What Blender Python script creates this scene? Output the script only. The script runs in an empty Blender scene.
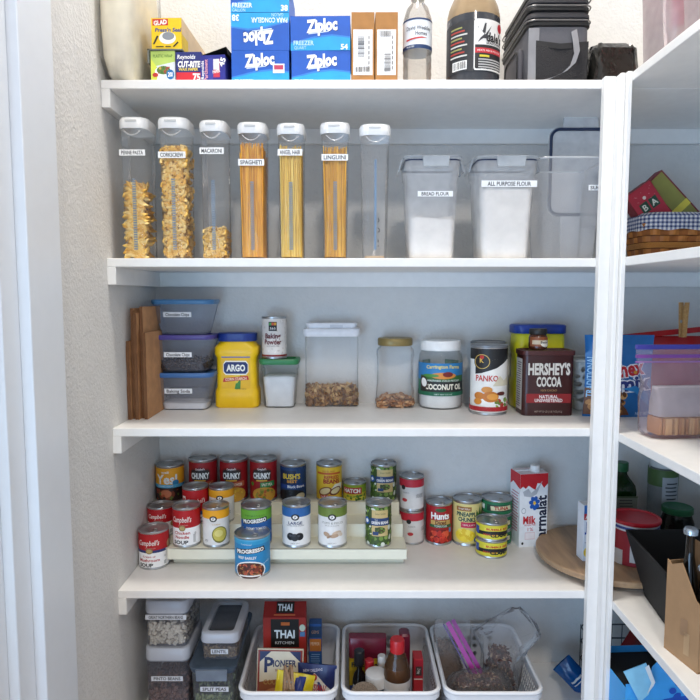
import bpy, bmesh, math, random
from mathutils import Vector, Matrix
random.seed(7)
C = bpy.context.scene.collection
PI = math.pi
# ------------------------------------------------------------------ camera model (photo pixels -> points in the pantry)
F, TH, D, EYE = 619.0, math.radians(4.946), 1.378, 1.35
ct, st = math.cos(TH), math.sin(TH)
def ray(px, py):
    a = (px-350)/F; b = -(py-350)/F
    return a, ct+b*st, -st+b*ct
def G(px, py, Z):
    x, y, z = ray(px, py); t = (Z-EYE)/z
    return x*t, y*t-D
def U(px, py, Y):
    x, y, z = ray(px, py); t = (Y+D)/y
    return x*t, EYE+z*t
def cyl_at(x0, x1, yt, Yc, Zb):
    xa, z = U((x0+x1)/2, yt, Yc); t = (Yc+D)/ray(350, yt+20)[1]
    return xa, (x1-x0)/2/F*t, z-Zb
def box_at(x0, x1, yt, Yf, Zb):
    a = U(x0, yt, Yf); b = U(x1, yt, Yf)
    return (a[0]+b[0])/2, b[0]-a[0], a[1]-Zb
T1, T2, T3, T4, T5 = 1.815, 1.434, 1.053, .672, .291
YW, XL, XR = .337, -.537, 1.0
# ------------------------------------------------------------------ materials
MC = {}
def lin(c):
    return tuple(((v/12.92) if v <= .04045 else ((v+.055)/1.055)**2.4) for v in c)
def hexc(h):
    h = h.lstrip('#'); return lin(tuple(int(h[i:i+2], 16)/255 for i in (0, 2, 4)))
def base_mat(name):
    m = bpy.data.materials.new(name); m.use_nodes = True
    nt = m.node_tree; nt.nodes.clear()
    return m, nt, nt.nodes.new('ShaderNodeOutputMaterial')
def mat(h, rough=.5, metal=0, bump=0, bscale=300, vary=.06, coat=0, vscale=40):
    key = (h, rough, metal, bump, bscale, vary)
    if key in MC: return MC[key]
    m, nt, out = base_mat('surface_'+h.lstrip('#')); N, L = nt.nodes, nt.links
    p = N.new('ShaderNodeBsdfPrincipled'); p.inputs['Roughness'].default_value = rough; p.inputs['Metallic'].default_value = metal
    c = hexc(h)
    tc = N.new('ShaderNodeTexCoord'); no = N.new('ShaderNodeTexNoise'); no.inputs['Scale'].default_value = vscale; no.inputs['Detail'].default_value = 2
    L.new(tc.outputs['Object'], no.inputs['Vector'])
    cr = N.new('ShaderNodeValToRGB'); cr.color_ramp.elements[0].position = .3; cr.color_ramp.elements[1].position = .7
    cr.color_ramp.elements[0].color = tuple(v*(1-vary) for v in c)+(1,); cr.color_ramp.elements[1].color = tuple(min(1, v*(1+vary)) for v in c)+(1,)
    L.new(no.outputs['Fac'], cr.inputs['Fac']); L.new(cr.outputs['Color'], p.inputs['Base Color'])
    if bump:
        n2 = N.new('ShaderNodeTexNoise'); n2.inputs['Scale'].default_value = bscale; n2.inputs['Detail'].default_value = 3
        L.new(tc.outputs['Object'], n2.inputs['Vector'])
        b = N.new('ShaderNodeBump'); b.inputs['Strength'].default_value = bump; b.inputs['Distance'].default_value = .004
        L.new(n2.outputs['Fac'], b.inputs['Height']); L.new(b.outputs['Normal'], p.inputs['Normal'])
    L.new(p.outputs[0], out.inputs[0]); MC[key] = m
    return m
def clear(name, tint='#f4f6f6', haze=.08, hazecol='#ffffff', rough=.08, gl=.25, bump=0, bscale=30):
    key = (name, 'c')
    if key in MC: return MC[key]
    m, nt, out = base_mat(name); N, L = nt.nodes, nt.links
    tr = N.new('ShaderNodeBsdfTransparent'); tr.inputs[0].default_value = hexc(tint)+(1,)
    d1 = N.new('ShaderNodeBsdfDiffuse'); d1.inputs[0].default_value = hexc(hazecol)+(1,)
    d2 = N.new('ShaderNodeBsdfTranslucent'); d2.inputs[0].default_value = hexc(hazecol)+(1,)
    df = N.new('ShaderNodeMixShader'); df.inputs[0].default_value = .45; L.new(d1.outputs[0], df.inputs[1]); L.new(d2.outputs[0], df.inputs[2])
    gs = N.new('ShaderNodeBsdfGlossy'); gs.inputs['Roughness'].default_value = rough; gs.inputs[0].default_value = (.9, .9, .9, 1)
    lw = N.new('ShaderNodeLayerWeight'); lw.inputs['Blend'].default_value = gl
    ml = N.new('ShaderNodeMath'); ml.operation = 'MULTIPLY'; ml.inputs[1].default_value = .75; ml.use_clamp = True
    m1 = N.new('ShaderNodeMixShader'); m2 = N.new('ShaderNodeMixShader')
    tc = N.new('ShaderNodeTexCoord'); no = N.new('ShaderNodeTexNoise'); no.inputs['Scale'].default_value = bscale
    L.new(tc.outputs['Object'], no.inputs['Vector'])
    hz = N.new('ShaderNodeMapRange'); hz.inputs['To Min'].default_value = haze*.7; hz.inputs['To Max'].default_value = haze*1.3
    L.new(no.outputs['Fac'], hz.inputs['Value']); L.new(hz.outputs[0], m1.inputs[0])
    L.new(tr.outputs[0], m1.inputs[1]); L.new(df.outputs[0], m1.inputs[2])
    L.new(lw.outputs['Fresnel'], ml.inputs[0]); L.new(ml.outputs[0], m2.inputs[0])
    L.new(m1.outputs[0], m2.inputs[1]); L.new(gs.outputs[0], m2.inputs[2])
    if bump:
        b = N.new('ShaderNodeBump'); b.inputs['Strength'].default_value = bump; b.inputs['Distance'].default_value = .01
        L.new(no.outputs['Fac'], b.inputs['Height']); L.new(b.outputs[0], gs.inputs['Normal']); L.new(b.outputs[0], lw.inputs['Normal'])
    L.new(m2.outputs[0], out.inputs[0]); MC[key] = m
    return m
def holes(name, h, mode):
    m, nt, out = base_mat(name); N, L = nt.nodes, nt.links
    p = N.new('ShaderNodeBsdfPrincipled'); p.inputs['Base Color'].default_value = hexc(h)+(1,); p.inputs['Roughness'].default_value = .35
    tr = N.new('ShaderNodeBsdfTransparent'); mx = N.new('ShaderNodeMixShader')
    tc = N.new('ShaderNodeTexCoord'); sp = N.new('ShaderNodeSeparateXYZ'); L.new(tc.outputs['Object'], sp.inputs[0])
    def mth(op, a, b=None, c=None):
        n = N.new('ShaderNodeMath'); n.operation = op
        for i, v in enumerate((a, b, c)):
            if v is None: continue
            if isinstance(v, (int, float)): n.inputs[i].default_value = v
            else: L.new(v, n.inputs[i])
        return n.outputs[0]
    X, Y, Z = sp.outputs
    if mode == 'round':      # three rows of round holes high on the wall
        fx = mth('SUBTRACT', mth('FRACT', mth('DIVIDE', X, .022)), .5); fz = mth('SUBTRACT', mth('FRACT', mth('DIVIDE', Z, .021)), .5)
        d2 = mth('ADD', mth('MULTIPLY', fx, fx), mth('MULTIPLY', fz, fz))
        a = mth('LESS_THAN', d2, .085)
        b = mth('MULTIPLY', mth('GREATER_THAN', Z, .042), mth('LESS_THAN', Z, .1055))
        cxx = mth('LESS_THAN', mth('ABSOLUTE', X), .066)
        fac = mth('MULTIPLY', mth('MULTIPLY', a, b), cxx)
    elif mode == 'slot':     # slanted slots in the side walls
        a = mth('LESS_THAN', mth('FRACT', mth('DIVIDE', mth('ADD', Y, mth('MULTIPLY', Z, .35)), .0125)), .5)
        b = mth('LESS_THAN', mth('FRACT', mth('DIVIDE', mth('ADD', Z, .004), .02)), .74)
        c = mth('MULTIPLY', mth('GREATER_THAN', Z, .014), mth('LESS_THAN', Z, .108))
        fac = mth('MULTIPLY', mth('MULTIPLY', a, b), mth('MULTIPLY', c, mth('LESS_THAN', mth('ABSOLUTE', mth('SUBTRACT', Y, .155)), .125)))
    else:                    # oval lattice
        row = mth('FLOOR', mth('DIVIDE', Z, .02))
        fx = mth('SUBTRACT', mth('FRACT', mth('ADD', mth('DIVIDE', mth('ADD', X, Y), .015), mth('MULTIPLY', row, .5))), .5)
        fz = mth('SUBTRACT', mth('FRACT', mth('DIVIDE', Z, .02)), .5)
        d2 = mth('ADD', mth('MULTIPLY', fx, fx), mth('MULTIPLY', fz, fz))
        fac = mth('MULTIPLY', mth('LESS_THAN', d2, .12), mth('MULTIPLY', mth('GREATER_THAN', Z, .02), mth('LESS_THAN', Z, .12)))
    L.new(fac, mx.inputs[0]); L.new(p.outputs[0], mx.inputs[1]); L.new(tr.outputs[0], mx.inputs[2]); L.new(mx.outputs[0], out.inputs[0])
    return m
def wood(name, a, b, scale=14, rough=.45):
    m, nt, out = base_mat(name); N, L = nt.nodes, nt.links
    p = N.new('ShaderNodeBsdfPrincipled'); p.inputs['Roughness'].default_value = rough
    tc = N.new('ShaderNodeTexCoord'); mp = N.new('ShaderNodeMapping'); mp.inputs['Scale'].default_value = (8, 1.2, 8)
    no = N.new('ShaderNodeTexNoise'); no.inputs['Scale'].default_value = scale; no.inputs['Detail'].default_value = 6
    cr = N.new('ShaderNodeValToRGB'); cr.color_ramp.elements[0].position = .35; cr.color_ramp.elements[1].position = .65
    cr.color_ramp.elements[0].color = hexc(a)+(1,); cr.color_ramp.elements[1].color = hexc(b)+(1,)
    L.new(tc.outputs['Object'], mp.inputs[0]); L.new(mp.outputs[0], no.inputs['Vector']); L.new(no.outputs['Fac'], cr.inputs[0]); L.new(cr.outputs[0], p.inputs['Base Color'])
    L.new(p.outputs[0], out.inputs[0]); return m
WALL = mat('#d7d6d3', .75, bump=.5, bscale=150, vary=.02)
SHELF = mat('#efeeeb', .42, bump=.05, bscale=60, vary=.02)
TIN = mat('#b9babb', .3, metal=.9, vary=.05)
CLEAR = clear('clear_plastic', '#fefefe', .10, '#ffffff', .07, .16)
HAZY = clear('frosted_plastic', '#fdfdfe', .4, '#ffffff', .25, .12)
GREYCLEAR = clear('smoky_plastic', '#f8f9fb', .18, '#d6d8e6', .15, .12)
FILM = clear('plastic_film', '#fdfdfe', .13, '#ffffff', .12, .16, bump=.8, bscale=22)
WHITEP = mat('#f0f0ee', .3, vary=.01)
# ------------------------------------------------------------------ mesh builder
class MB:
    def __init__(s): s.v = []; s.f = []; s.m = []; s.mats = []
    def mi(s, m):
        if isinstance(m, str): m = mat(m)
        if m not in s.mats: s.mats.append(m)
        return s.mats.index(m)
    def add(s, vs, fs, m):
        k = len(s.v); i = s.mi(m); s.v += [tuple(v) for v in vs]
        for f in fs: s.f.append([a+k for a in f]); s.m.append(i)
    def box(s, x0, x1, y0, y1, z0, z1, m, M=None):
        vs = [(x, y, z) for z in (z0, z1) for y in (y0, y1) for x in (x0, x1)]
        if M is not None: vs = [M @ Vector(v) for v in vs]
        s.add(vs, [(0, 2, 3, 1), (4, 5, 7, 6), (0, 1, 5, 4), (2, 6, 7, 3), (0, 4, 6, 2), (1, 3, 7, 5)], m)
    def rings(s, R, m, cap0=False, cap1=False, closed=True):
        n = len(R[0]); vs = [p for r in R for p in r]; fs = []
        for k in range(len(R)-1):
            for i in range(n if closed else n-1):
                j = (i+1) % n; fs.append((k*n+i, k*n+j, (k+1)*n+j, (k+1)*n+i))
        if cap0: fs.append(tuple(range(n-1, -1, -1)))
        if cap1: fs.append(tuple((len(R)-1)*n+i for i in range(n)))
        s.add(vs, fs, m)
    def lathe(s, prof, m, n=40, cx=0, cy=0, cap0=False, cap1=False, M=None):
        R = [[(cx+r*math.sin(2*PI*i/n), cy-r*math.cos(2*PI*i/n), z) for i in range(n)] for r, z in prof]
        if M is not None: R = [[M @ Vector(p) for p in r] for r in R]
        s.rings(R, m, cap0, cap1)
    def loft(s, secs, m, cap0=True, cap1=True, k=4, M=None):
        # secs: (z, halfw, halfd, rad[, cx, cy])
        R = []
        for q in secs:
            z, hw, hd, rd = q[:4]; cx, cy = (q[4], q[5]) if len(q) > 4 else (0, 0)
            R.append([(cx+x, cy+y, z) for x, y in rr(hw, hd, rd, k)])
        if M is not None: R = [[M @ Vector(p) for p in r] for r in R]
        s.rings(R, m, cap0, cap1)
    def tube(s, path, r, m, n=8, closed=False, caps=True):
        P = [Vector(p) for p in path]; R = []; L = len(P); up = None
        for i, p in enumerate(P):
            a = P[(i-1) % L] if (closed or i > 0) else p; b = P[(i+1) % L] if (closed or i < L-1) else p
            t = (b-a).normalized()
            if up is None: up = Vector((0, 0, 1)) if abs(t.z) < .9 else Vector((1, 0, 0))
            u = t.cross(up).normalized(); w = u.cross(t).normalized(); up = w
            rad = r[i] if isinstance(r, (list, tuple)) else r
            R.append([p+u*rad*math.cos(2*PI*k/n)+w*rad*math.sin(2*PI*k/n) for k in range(n)])
        if closed: R.append(R[0])
        s.rings(R, m, caps and not closed, caps and not closed)
    def ribbon(s, path, wv, m, th=.0015):
        wv = Vector(wv)/2; P = [Vector(p) for p in path]; R = []
        for i, p in enumerate(P):
            a = P[max(i-1, 0)]; b = P[min(i+1, len(P)-1)]; n = (b-a).normalized().cross(wv.normalized())*th/2
            R.append([p-wv-n, p+wv-n, p+wv+n, p-wv+n])
        s.rings(R, m, True, True)
    def ball(s, c, r, m, n=8, k=5, M=None):
        M = M or Matrix.Identity(3); rx, ry, rz = r if isinstance(r, (tuple, list)) else (r, r, r); R = []
        for j in range(k+1):
            a = PI*j/k; q = max(math.sin(a), .02)
            R.append([Vector(c)+M @ Vector((rx*q*math.cos(2*PI*i/n), ry*q*math.sin(2*PI*i/n), -rz*math.cos(a))) for i in range(n)])
        s.rings(R, m)
    def build(s, name, parent=None, ang=35, bev=0, loc=None, mod=None):
        me = bpy.data.meshes.new(name); me.from_pydata(s.v, [], s.f)
        for m in s.mats: me.materials.append(m)
        me.polygons.foreach_set('material_index', s.m)
        me.update()
        bm = bmesh.new(); bm.from_mesh(me); bmesh.ops.remove_doubles(bm, verts=bm.verts, dist=1e-6) if len(s.v) < 20000 else None
        bm.to_mesh(me); bm.free()
        me.polygons.foreach_set('use_smooth', [True]*len(me.polygons))
        me.set_sharp_from_angle(angle=math.radians(ang))
        o = bpy.data.objects.new(name, me); C.objects.link(o)
        if parent is not None: o.parent = parent
        if loc: o.location = loc
        if bev:
            b = o.modifiers.new('bevel', 'BEVEL'); b.width = bev; b.segments = 2; b.limit_method = 'ANGLE'; b.angle_limit = .8
        return o
def rr(hw, hd, rad, k=4):
    rad = min(rad, hw*.999, hd*.999); o = []
    for cx, cy, a0 in ((hw-rad, -hd+rad, -PI/2), (hw-rad, hd-rad, 0), (-hw+rad, hd-rad, PI/2), (-hw+rad, -hd+rad, PI)):
        for i in range(k+1):
            a = a0+PI/2*i/k; o.append((cx+rad*math.cos(a), cy+rad*math.sin(a)))
    return o
# ------------------------------------------------------------------ flat lettering and label art
_tc = {}
def text_mesh(s, bold=0, sp=1.0):
    key = (s, bold, sp)
    if key in _tc: return _tc[key]
    cu = bpy.data.curves.new('t', 'FONT'); cu.body = s; cu.size = 1; cu.resolution_u = 2; cu.offset = bold; cu.space_character = sp
    ob = bpy.data.objects.new('t', cu); C.objects.link(ob)
    bpy.context.view_layer.update()
    me = ob.evaluated_get(bpy.context.evaluated_depsgraph_get()).to_mesh()
    vs = [(v.co.x, v.co.y) for v in me.vertices]; fs = [tuple(p.vertices) for p in me.polygons]
    ob.evaluated_get(bpy.context.evaluated_depsgraph_get()).to_mesh_clear()
    bpy.data.objects.remove(ob); bpy.data.curves.remove(cu)
    if vs:
        x0 = min(v[0] for v in vs); x1 = max(v[0] for v in vs)
        vs = [(x-(x0+x1)/2, y) for x, y in vs]; w = x1-x0
    else: w = 1
    _tc[key] = (vs, fs, w); return _tc[key]
def R_(u0, v0, u1, v1, c): return ('r', u0, v0, u1, v1, c)
def T_(s, u, v, h, c, w=None, bold=.0, rot=0, shear=0, arch=0): return ('t', s, u, v, h, c, w, bold, rot, shear, arch)
def E_(u, v, ru, rv, c, rot=0): return ('e', u, v, ru, rv, c, rot)
def P_(pts, c): return ('p', pts, c)
def D_(u0, v0, u1, v1, n, size, cols, seed=1): return ('d', u0, v0, u1, v1, n, size, cols, seed)
def decal(mb, items, W, H, fn, curved=False, e0=.0003, st_=.00009):
    k = 0
    flat = []
    for it in items:
        q = it[0]
        if q == 'r':
            _, u0, v0, u1, v1, c = it; flat.append(([(u0*W, v0*H), (u1*W, v0*H), (u1*W, v1*H), (u0*W, v1*H)], [(0, 1, 2, 3)], c))
        elif q == 'p': flat.append(([(u*W, v*H) for u, v in it[1]], [tuple(range(len(it[1])))], it[2]))
        elif q == 'e':
            _, u, v, ru, rv, c, rot = it; n = 20; a = math.radians(rot)
            pts = [(ru*W*math.cos(2*PI*i/n), rv*H*math.sin(2*PI*i/n)) for i in range(n)]
            flat.append(([(u*W+x*math.cos(a)-y*math.sin(a), v*H+x*math.sin(a)+y*math.cos(a)) for x, y in pts], [tuple(range(n))], c))
        elif q == 'd':
            _, u0, v0, u1, v1, n, size, cols, seed = it; rn = random.Random(seed)
            for i in range(n):
                u, v = rn.uniform(u0, u1)*W, rn.uniform(v0, v1)*H; a = rn.uniform(0, PI); sx = size*W*rn.uniform(.6, 1.2); sy = sx*rn.uniform(.45, 1); m_ = 7
                pts = [(sx*math.cos(2*PI*j/m_), sy*math.sin(2*PI*j/m_)) for j in range(m_)]
                flat.append(([(u+x*math.cos(a)-y*math.sin(a), v+x*math.sin(a)+y*math.cos(a)) for x, y in pts], [tuple(range(m_))], cols[i % len(cols)], .06))
        elif q == 't':
            _, s, u, v, h, c, w, bold, rot, shear, arch = it
            vs, fs, tw = text_mesh(s, bold); sy = h*H/.7; sx = (w*W/tw) if w else sy; a = math.radians(rot); o = []
            for x, y in vs:
                x2 = (x+shear*y)*sx; y2 = (y-.35)*sy
                if arch: y2 += arch*H*(1-(2*x/tw)**2)
                o.append((u*W+x2*math.cos(a)-y2*math.sin(a), v*H+x2*math.sin(a)+y2*math.cos(a)))
            flat.append((o, fs, c))
    for vs, fs, c, *dk in flat:
        if not vs or not fs: continue
        e = e0+st_*k; k += dk[0] if dk else 1
        if curved:
            bm = bmesh.new(); bv = [bm.verts.new((x, y, 0)) for x, y in vs]
            for f in fs:
                try: bm.faces.new([bv[i] for i in f])
                except Exception: pass
            lo = min(x for x, y in vs); hi = max(x for x, y in vs); g = .0045; x = math.ceil(lo/g)*g
            while x < hi:
                bmesh.ops.bisect_plane(bm, geom=bm.verts[:]+bm.edges[:]+bm.faces[:], plane_co=(x, 0, 0), plane_no=(1, 0, 0)); x += g
            bm.verts.index_update(); vs2 = [(v.co.x, v.co.y) for v in bm.verts]; fs2 = [[v.index for v in f.verts] for f in bm.faces]; bm.free()
        else: vs2, fs2 = vs, fs
        mb.add([fn(x, y, e) for x, y in vs2], fs2, c)
def on_cyl(r, z0=0, rot=0, cx=0, cy=0):
    return lambda u, v, e: (cx+(r+e)*math.sin(u/r+rot), cy-(r+e)*math.cos(u/r+rot), z0+v)
def on_front(y, x0=0, z0=0, tilt=0):      # tilt: dy per dz (leans outwards with height when negative)
    return lambda u, v, e: (x0+u, y-e+tilt*v, z0+v)
def on_left(x, y0=0, z0=0): return lambda u, v, e: (x-e, y0-u, z0+v)
def on_right(x, y0=0, z0=0): return lambda u, v, e: (x+e, y0+u, z0+v)
# ------------------------------------------------------------------ scene things
def item(name, label, cat, loc, rz=0, group=None, kind=None):
    o = bpy.data.objects.new(name, None); o.empty_display_size = .02; C.objects.link(o)
    o.location = loc; o.rotation_euler = (0, 0, rz); o['label'] = label; o['category'] = cat
    if group: o['group'] = group
    if kind: o['kind'] = kind
    return o
def tag(o, label, cat, group=None, kind=None):
    o['label'] = label; o['category'] = cat
    if group: o['group'] = group
    if kind: o['kind'] = kind
    return o
def struct(name, mb, bev=0, label=None):
    o = mb.build(name, bev=bev); o['kind'] = 'structure'
    if label: o['label'] = label; o['category'] = 'structure'
    return o
# ================================================================== the room
def wallbox(name, *b, m=WALL):
    mb = MB(); mb.box(*b, m); return struct(name, mb)
wallbox('wall_back', XL-.1, XR+.1, YW, YW+.1, 0, 3.3)
wallbox('wall_left', XL-.1, XL, -.41, YW, 0, 3.3)
wallbox('wall_right', XR, XR+.1, -1.2, YW, 0, 3.3)
wallbox('ceiling', XL-.1, XR+.1, -1.2, YW+.1, 3.3, 3.4)
wallbox('floor', -2.5, 2.5, -3.2, YW+.1, -.05, 0, m=wood('oak_floor', '#8a6a4a', '#a98763'))
TRIM = mat('#dfe4ea', .35, vary=.01)
mb = MB(); mb.box(XL, XL+.022, -.379, -.264, 0, 3.3, TRIM); struct('trim_1', mb, .002)
mb = MB(); mb.box(XL-.03, XL+.004, -.43, -.379, 0, 3.3, TRIM); mb.box(XL-.06, XL-.012, -.52, -.43, 0, 3.3, TRIM); mb.box(XL-.06, XL-.03, -.60, -.52, 0, 3.3, TRIM); struct('trim_2', mb, .002)
# ---- shelves (fixed boards and their support strips)
XS = .5868
for i, (T, w) in enumerate(zip((T1, T2, T3, T4, T5), ('top', 'second', 'third', 'fourth', 'bottom'))):
    t = item('wall_shelf', 'long white %s shelf board across the back wall' % w if w != 'top' else 'topmost long white shelf board across the back wall', 'shelf', (0, 0, T))
    mb = MB(); mb.box(XL, XR, 0, YW, -.019, 0, SHELF); mb.build('board', t, bev=.0015)
    mb = MB(); mb.box(XL, XL+.019, 0, YW-.019, -.058, -.019, SHELF); mb.build('side_cleat', t, bev=.001)
    mb = MB(); mb.box(XL, XR, YW-.019, YW, -.058, -.019, SHELF); mb.build('back_cleat', t, bev=.001)
    t = item('side_shelf', 'white %s shelf board running along the right wall' % w, 'shelf', (XS, 0, T))
    mb = MB(); mb.box(0, XR-XS, -1.1, -.0005, -.019, 0, SHELF); mb.build('board', t, bev=.0015)
    mb = MB(); mb.box(XR-XS-.019, XR-XS, -1.1, -.001, -.058, -.019, SHELF); mb.build('side_cleat', t, bev=.001)
t = item('corner_post', 'white painted corner post where the two runs of shelves meet', 'post', (.565, -.01, 0))
mb = MB(); mb.box(-.0235, .0005, -.0095, .0095, .0, T1+.001, SHELF); mb.build('front_strip', t, bev=.0015)
mb = MB(); mb.box(.0005, .0115, -.032, .0095, .0, T1+.001, SHELF); mb.build('middle_strip', t, bev=.003)
mb = MB(); mb.box(.0115, .0218, -.04, -.0005, .0, T1+.001, SHELF); mb.build('side_strip', t, bev=.0015)
# ================================================================== cans
def can(name, label, cat, X, Y, Z, r, h, items, base='#ffffff', rz=0, group=None, lo=.06, hi=.94, tab=True, rib=False):
    t = item(name, label, cat, (X, Y, Z), rz, group)
    mb = MB()
    mb.lathe([(r*.93, .001), (r*.985, 0), (r*1.0, .0015), (r*.985, .004), (r*.975, .005), (r*.975, h-.005), (r*.99, h-.004), (r*1.01, h-.0015), (r*1.0, h), (r*.95, h-.0005), (r*.94, h-.004)], TIN, 48, cap0=True)
    mb.build('can_body', t)
    mb = MB(); mb.lathe([(r*.94, h-.004), (r*.86, h-.005), (r*.84, h-.0038), (r*.6, h-.0038), (r*.58, h-.0045), (.001, h-.0045)], TIN, 40); mb.build('lid', t)
    if tab:
        mb = MB(); mb.tube([(.3*r+.22*r*math.cos(a)*.8-.1*r, -.35*r+.22*r*math.sin(a), h-.0028) for a in [2*PI*i/12 for i in range(12)]], .0009, TIN, 6, closed=True)
        mb.box(.2*r-.1*r, .4*r-.1*r, -.2*r, .15*r, h-.0036, h-.0024, TIN); mb.build('pull_tab', t)
    mb = MB(); z0, z1 = h*lo, h*hi; rl = r*.985
    if rib:
        n = 14; pr = [(rl+(.0004 if i % 2 else -.0002), z0+(z1-z0)*i/n) for i in range(n+1)]
    else: pr = [(rl, z0), (rl, z1)]
    mb.lathe(pr, base, 56)
    decal(mb, items, 2*rl, z1-z0, on_cyl(rl, z0), True)
    mb.build('label', t)
    return t
def stripe(v0, v1, c): return R_(-1.55, v0, 1.55, v1, c)
RD, WH, BK = '#b5121b', '#f4f3ef', '#1b1b1d'
def camp(extra, script='Campbell\'s', mid='#8f7a4a', ushift=0.0):
    return [stripe(.5, 1, RD), T_(script, -.08+ushift, .74, .15, WH, .74, .01, 0, .25), T_('CONDENSED', .0+ushift, .58, .03, '#d9a7a0', .36)] + extra + [E_(-.03+ushift, .5, .12, .085, mid), E_(-.03+ushift, .5, .09, .06, '#b8a46c')]
G1 = 'soup cans on the tiered riser'
ROW1, ROW2, ROW3 = .1575, .230, .3015
Z1, Z2, Z3 = .7225, .7575, .7915
X, r, h = cyl_at(133.5, 163, 527, .145, T4); X = XL+r+.002
can('soup_can', 'cream of mushroom soup can, red and white, alone at front beside the left wall', 'can', X, .145, T4, r, h,
    camp([R_(-.6, .44, .55, .52, '#2a3570'), T_('Cream of', -.05, .33, .055, RD, .44, .01), T_('Mushroom', -.05, .22, .085, RD, .72, .02), T_('SOUP', -.16, .075, .1, BK, .5, .03), T_('12', .5, .3, .05, BK), R_(.46, .05, .56, .16, '#b9b9b9'), E_(.72, .62, .12, .12, '#a98a6a')]), rz=.05)
X, r, h = cyl_at(141, 168, 504, .2205, Z1); r = .034; X = max(X, XL+r+.001)
can('soup_can', 'red and white condensed soup can behind the cream of mushroom can by the wall', 'can', X, .2205, Z1, r, h,
    camp([T_('Classic', -.1, .33, .06, RD, .44), T_('SOUP', -.1, .1, .1, BK, .5, .03), E_(.6, .4, .12, .1, '#c0925a'), R_(.45, .06, .6, .2, '#bbbbbb')]), rz=.1)
X, r, h = cyl_at(172.5, 199.8, 504, ROW1, Z1)
can('soup_can', 'chicken noodle soup can, red and white, on the lowest riser step', 'can', X, ROW1, Z1, r, h,
    camp([T_('Chicken', -.05, .36, .085, RD, .6, .02), T_('Noodle', -.05, .24, .085, RD, .52, .02), T_('SOUP', -.1, .09, .1, BK, .56, .03), R_(.36, .06, .46, .3, '#c9c9c9'), T_('12', .45, .33, .05, BK)]))
X, r, h = cyl_at(182, 208.4, 485, ROW2, Z2); r *= .96
can('soup_can', 'red can with white script and blue stripe, half hidden on the middle riser step', 'can', X, ROW2, Z2, r, h,
    [stripe(.3, 1, RD), R_(-.5, .5, -.3, .8, '#f0e9e4'), R_(-.46, .55, -.34, .74, RD), T_("Campbell's", .14, .66, .14, WH, .74, .01, 0, .25), stripe(.2, .32, '#2d5b96'), T_('SOUP', .1, .08, .1, BK, .5, .03)])
def white_can(name, label, x0, x1, yt, Y, Z, band, items, rz=0, sc=1):
    X, r, h = cyl_at(x0, x1, yt, Y, Z)
    return can(name, label, 'can', X, Y, Z, r*sc, h, [stripe(.76, 1, band)]+items+[E_(.0, .76, .14, .085, BK), E_(.0, .76, .085, .05, WH), T_('P', .005, .76, .055, BK, None, .03)], base='#e9e8e6', rz=rz)
def txtlines(u, v, w, n, c='#8a8a8a', s=.035, seed=1):
    rn = random.Random(seed); return [R_(u-w*rn.uniform(.35, .5), v-i*s, u+w*rn.uniform(.35, .5), v-i*s+s*.35, c) for i in range(n)]
white_can('vegetable_can', 'white can with orange top band, back one, on the middle riser step', 208.6, 234.2, 485, ROW2, Z2, '#e8a21c', [T_('SLICED', .0, .6, .05, '#d08a20', .4), R_(-.3, .42, .3, .46, '#7aa0c8')]+txtlines(.35, .3, .25, 3), .05, .97)
white_can('corn_can', 'white can with orange top band and a bowl of yellow corn, front riser step', 202.6, 229, 504, ROW1, Z1, '#f0aa1e',
          [E_(.24, .3, .3, .24, '#7b7a35'), E_(.24, .31, .26, .2, '#cfc25a'), E_(.2, .34, .16, .1, '#e6dc86'), T_('CORN', .1, .6, .04, '#c8a050', .3)]+txtlines(-.3, .14, .2, 2), .0)
def chunky(label, x0, x1, food, fcol, fcols, rz=0):
    X, r, h = cyl_at(x0, x1, 457, ROW3, Z3)
    return can('soup_can', label, 'can', X, ROW3, Z3, r*.95, h,
        [P_([(-.3, .5), (.3, .5), (.38, .56), (.38, .78), (.3, .84), (.12, .86), (.0, .9), (-.12, .86), (-.3, .84), (-.38, .78), (-.38, .56)], '#7a0b10'),
         P_([(-.27, .52), (.27, .52), (.34, .57), (.34, .77), (.27, .81), (-.27, .81), (-.34, .77), (-.34, .57)], '#2a2320'),
         T_("Campbell's", 0, .83, .05, WH, .34, .01, 0, .2), T_('CHUNKY', 0, .65, .15, WH, .66, .04), R_(-.2, .5, .2, .54, '#d7a53a'),
         P_([(-.05, .3), (.5, .36), (.5, .5), (-.05, .47)], fcol), T_(food, .2, .41, .07, '#f3e6d0', .4, .02), E_(.1, .14, .46, .2, '#d9a23a'), D_(-.2, .03, .42, .28, 26, .06, fcols, 4), E_(-.38, .42, .07, .05, '#4c8c2c')], base='#9c1219', rz=rz)
chunky('red chunky soup can with orange caption, left of three, on the top riser step', 188, 217.5, 'BEEF', '#c0603a', ['#8a4a22', '#d88a30', '#c06a28'])
chunky('red chunky soup can with corn picture, middle of three, on the top riser step', 219, 248, 'CHOWDER', '#c0603a', ['#e8b830', '#d88a30', '#f0c84a'])
chunky('red chunky split pea soup can with green caption on the top riser step', 249, 277.5, 'SPLIT PEA', '#2f8a46', ['#7a8a30', '#a8983a', '#c86a3a'])
X, r, h = cyl_at(154.8, 184.4, 463, .294, Z3); X = max(X, XL+.04)
can('soup_can', 'orange can lettered YES with bowl of beans picture at left end of top riser step', 'can', X, .2955, Z3, r*.93, h,
    [stripe(.42, 1, '#f6ab22'), T_('well', -.05, .88, .07, WH, .28, .02), T_('Yes!', 0, .67, .28, WH, .8, .03), E_(.34, .55, .12, .09, '#2e86b8'), stripe(.4, .5, '#58b4da'), T_('SIPPING SOUP', -.05, .45, .04, WH, .6), stripe(0, .4, '#2a1a14'), E_(0, .2, .3, .17, '#7a3a20'), E_(-.02, .22, .2, .12, '#c0704a'), D_(-.45, .04, .45, .36, 16, .06, ['#58702a', '#a8482c', '#3a2418', '#8a3a20'], 3)])
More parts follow.
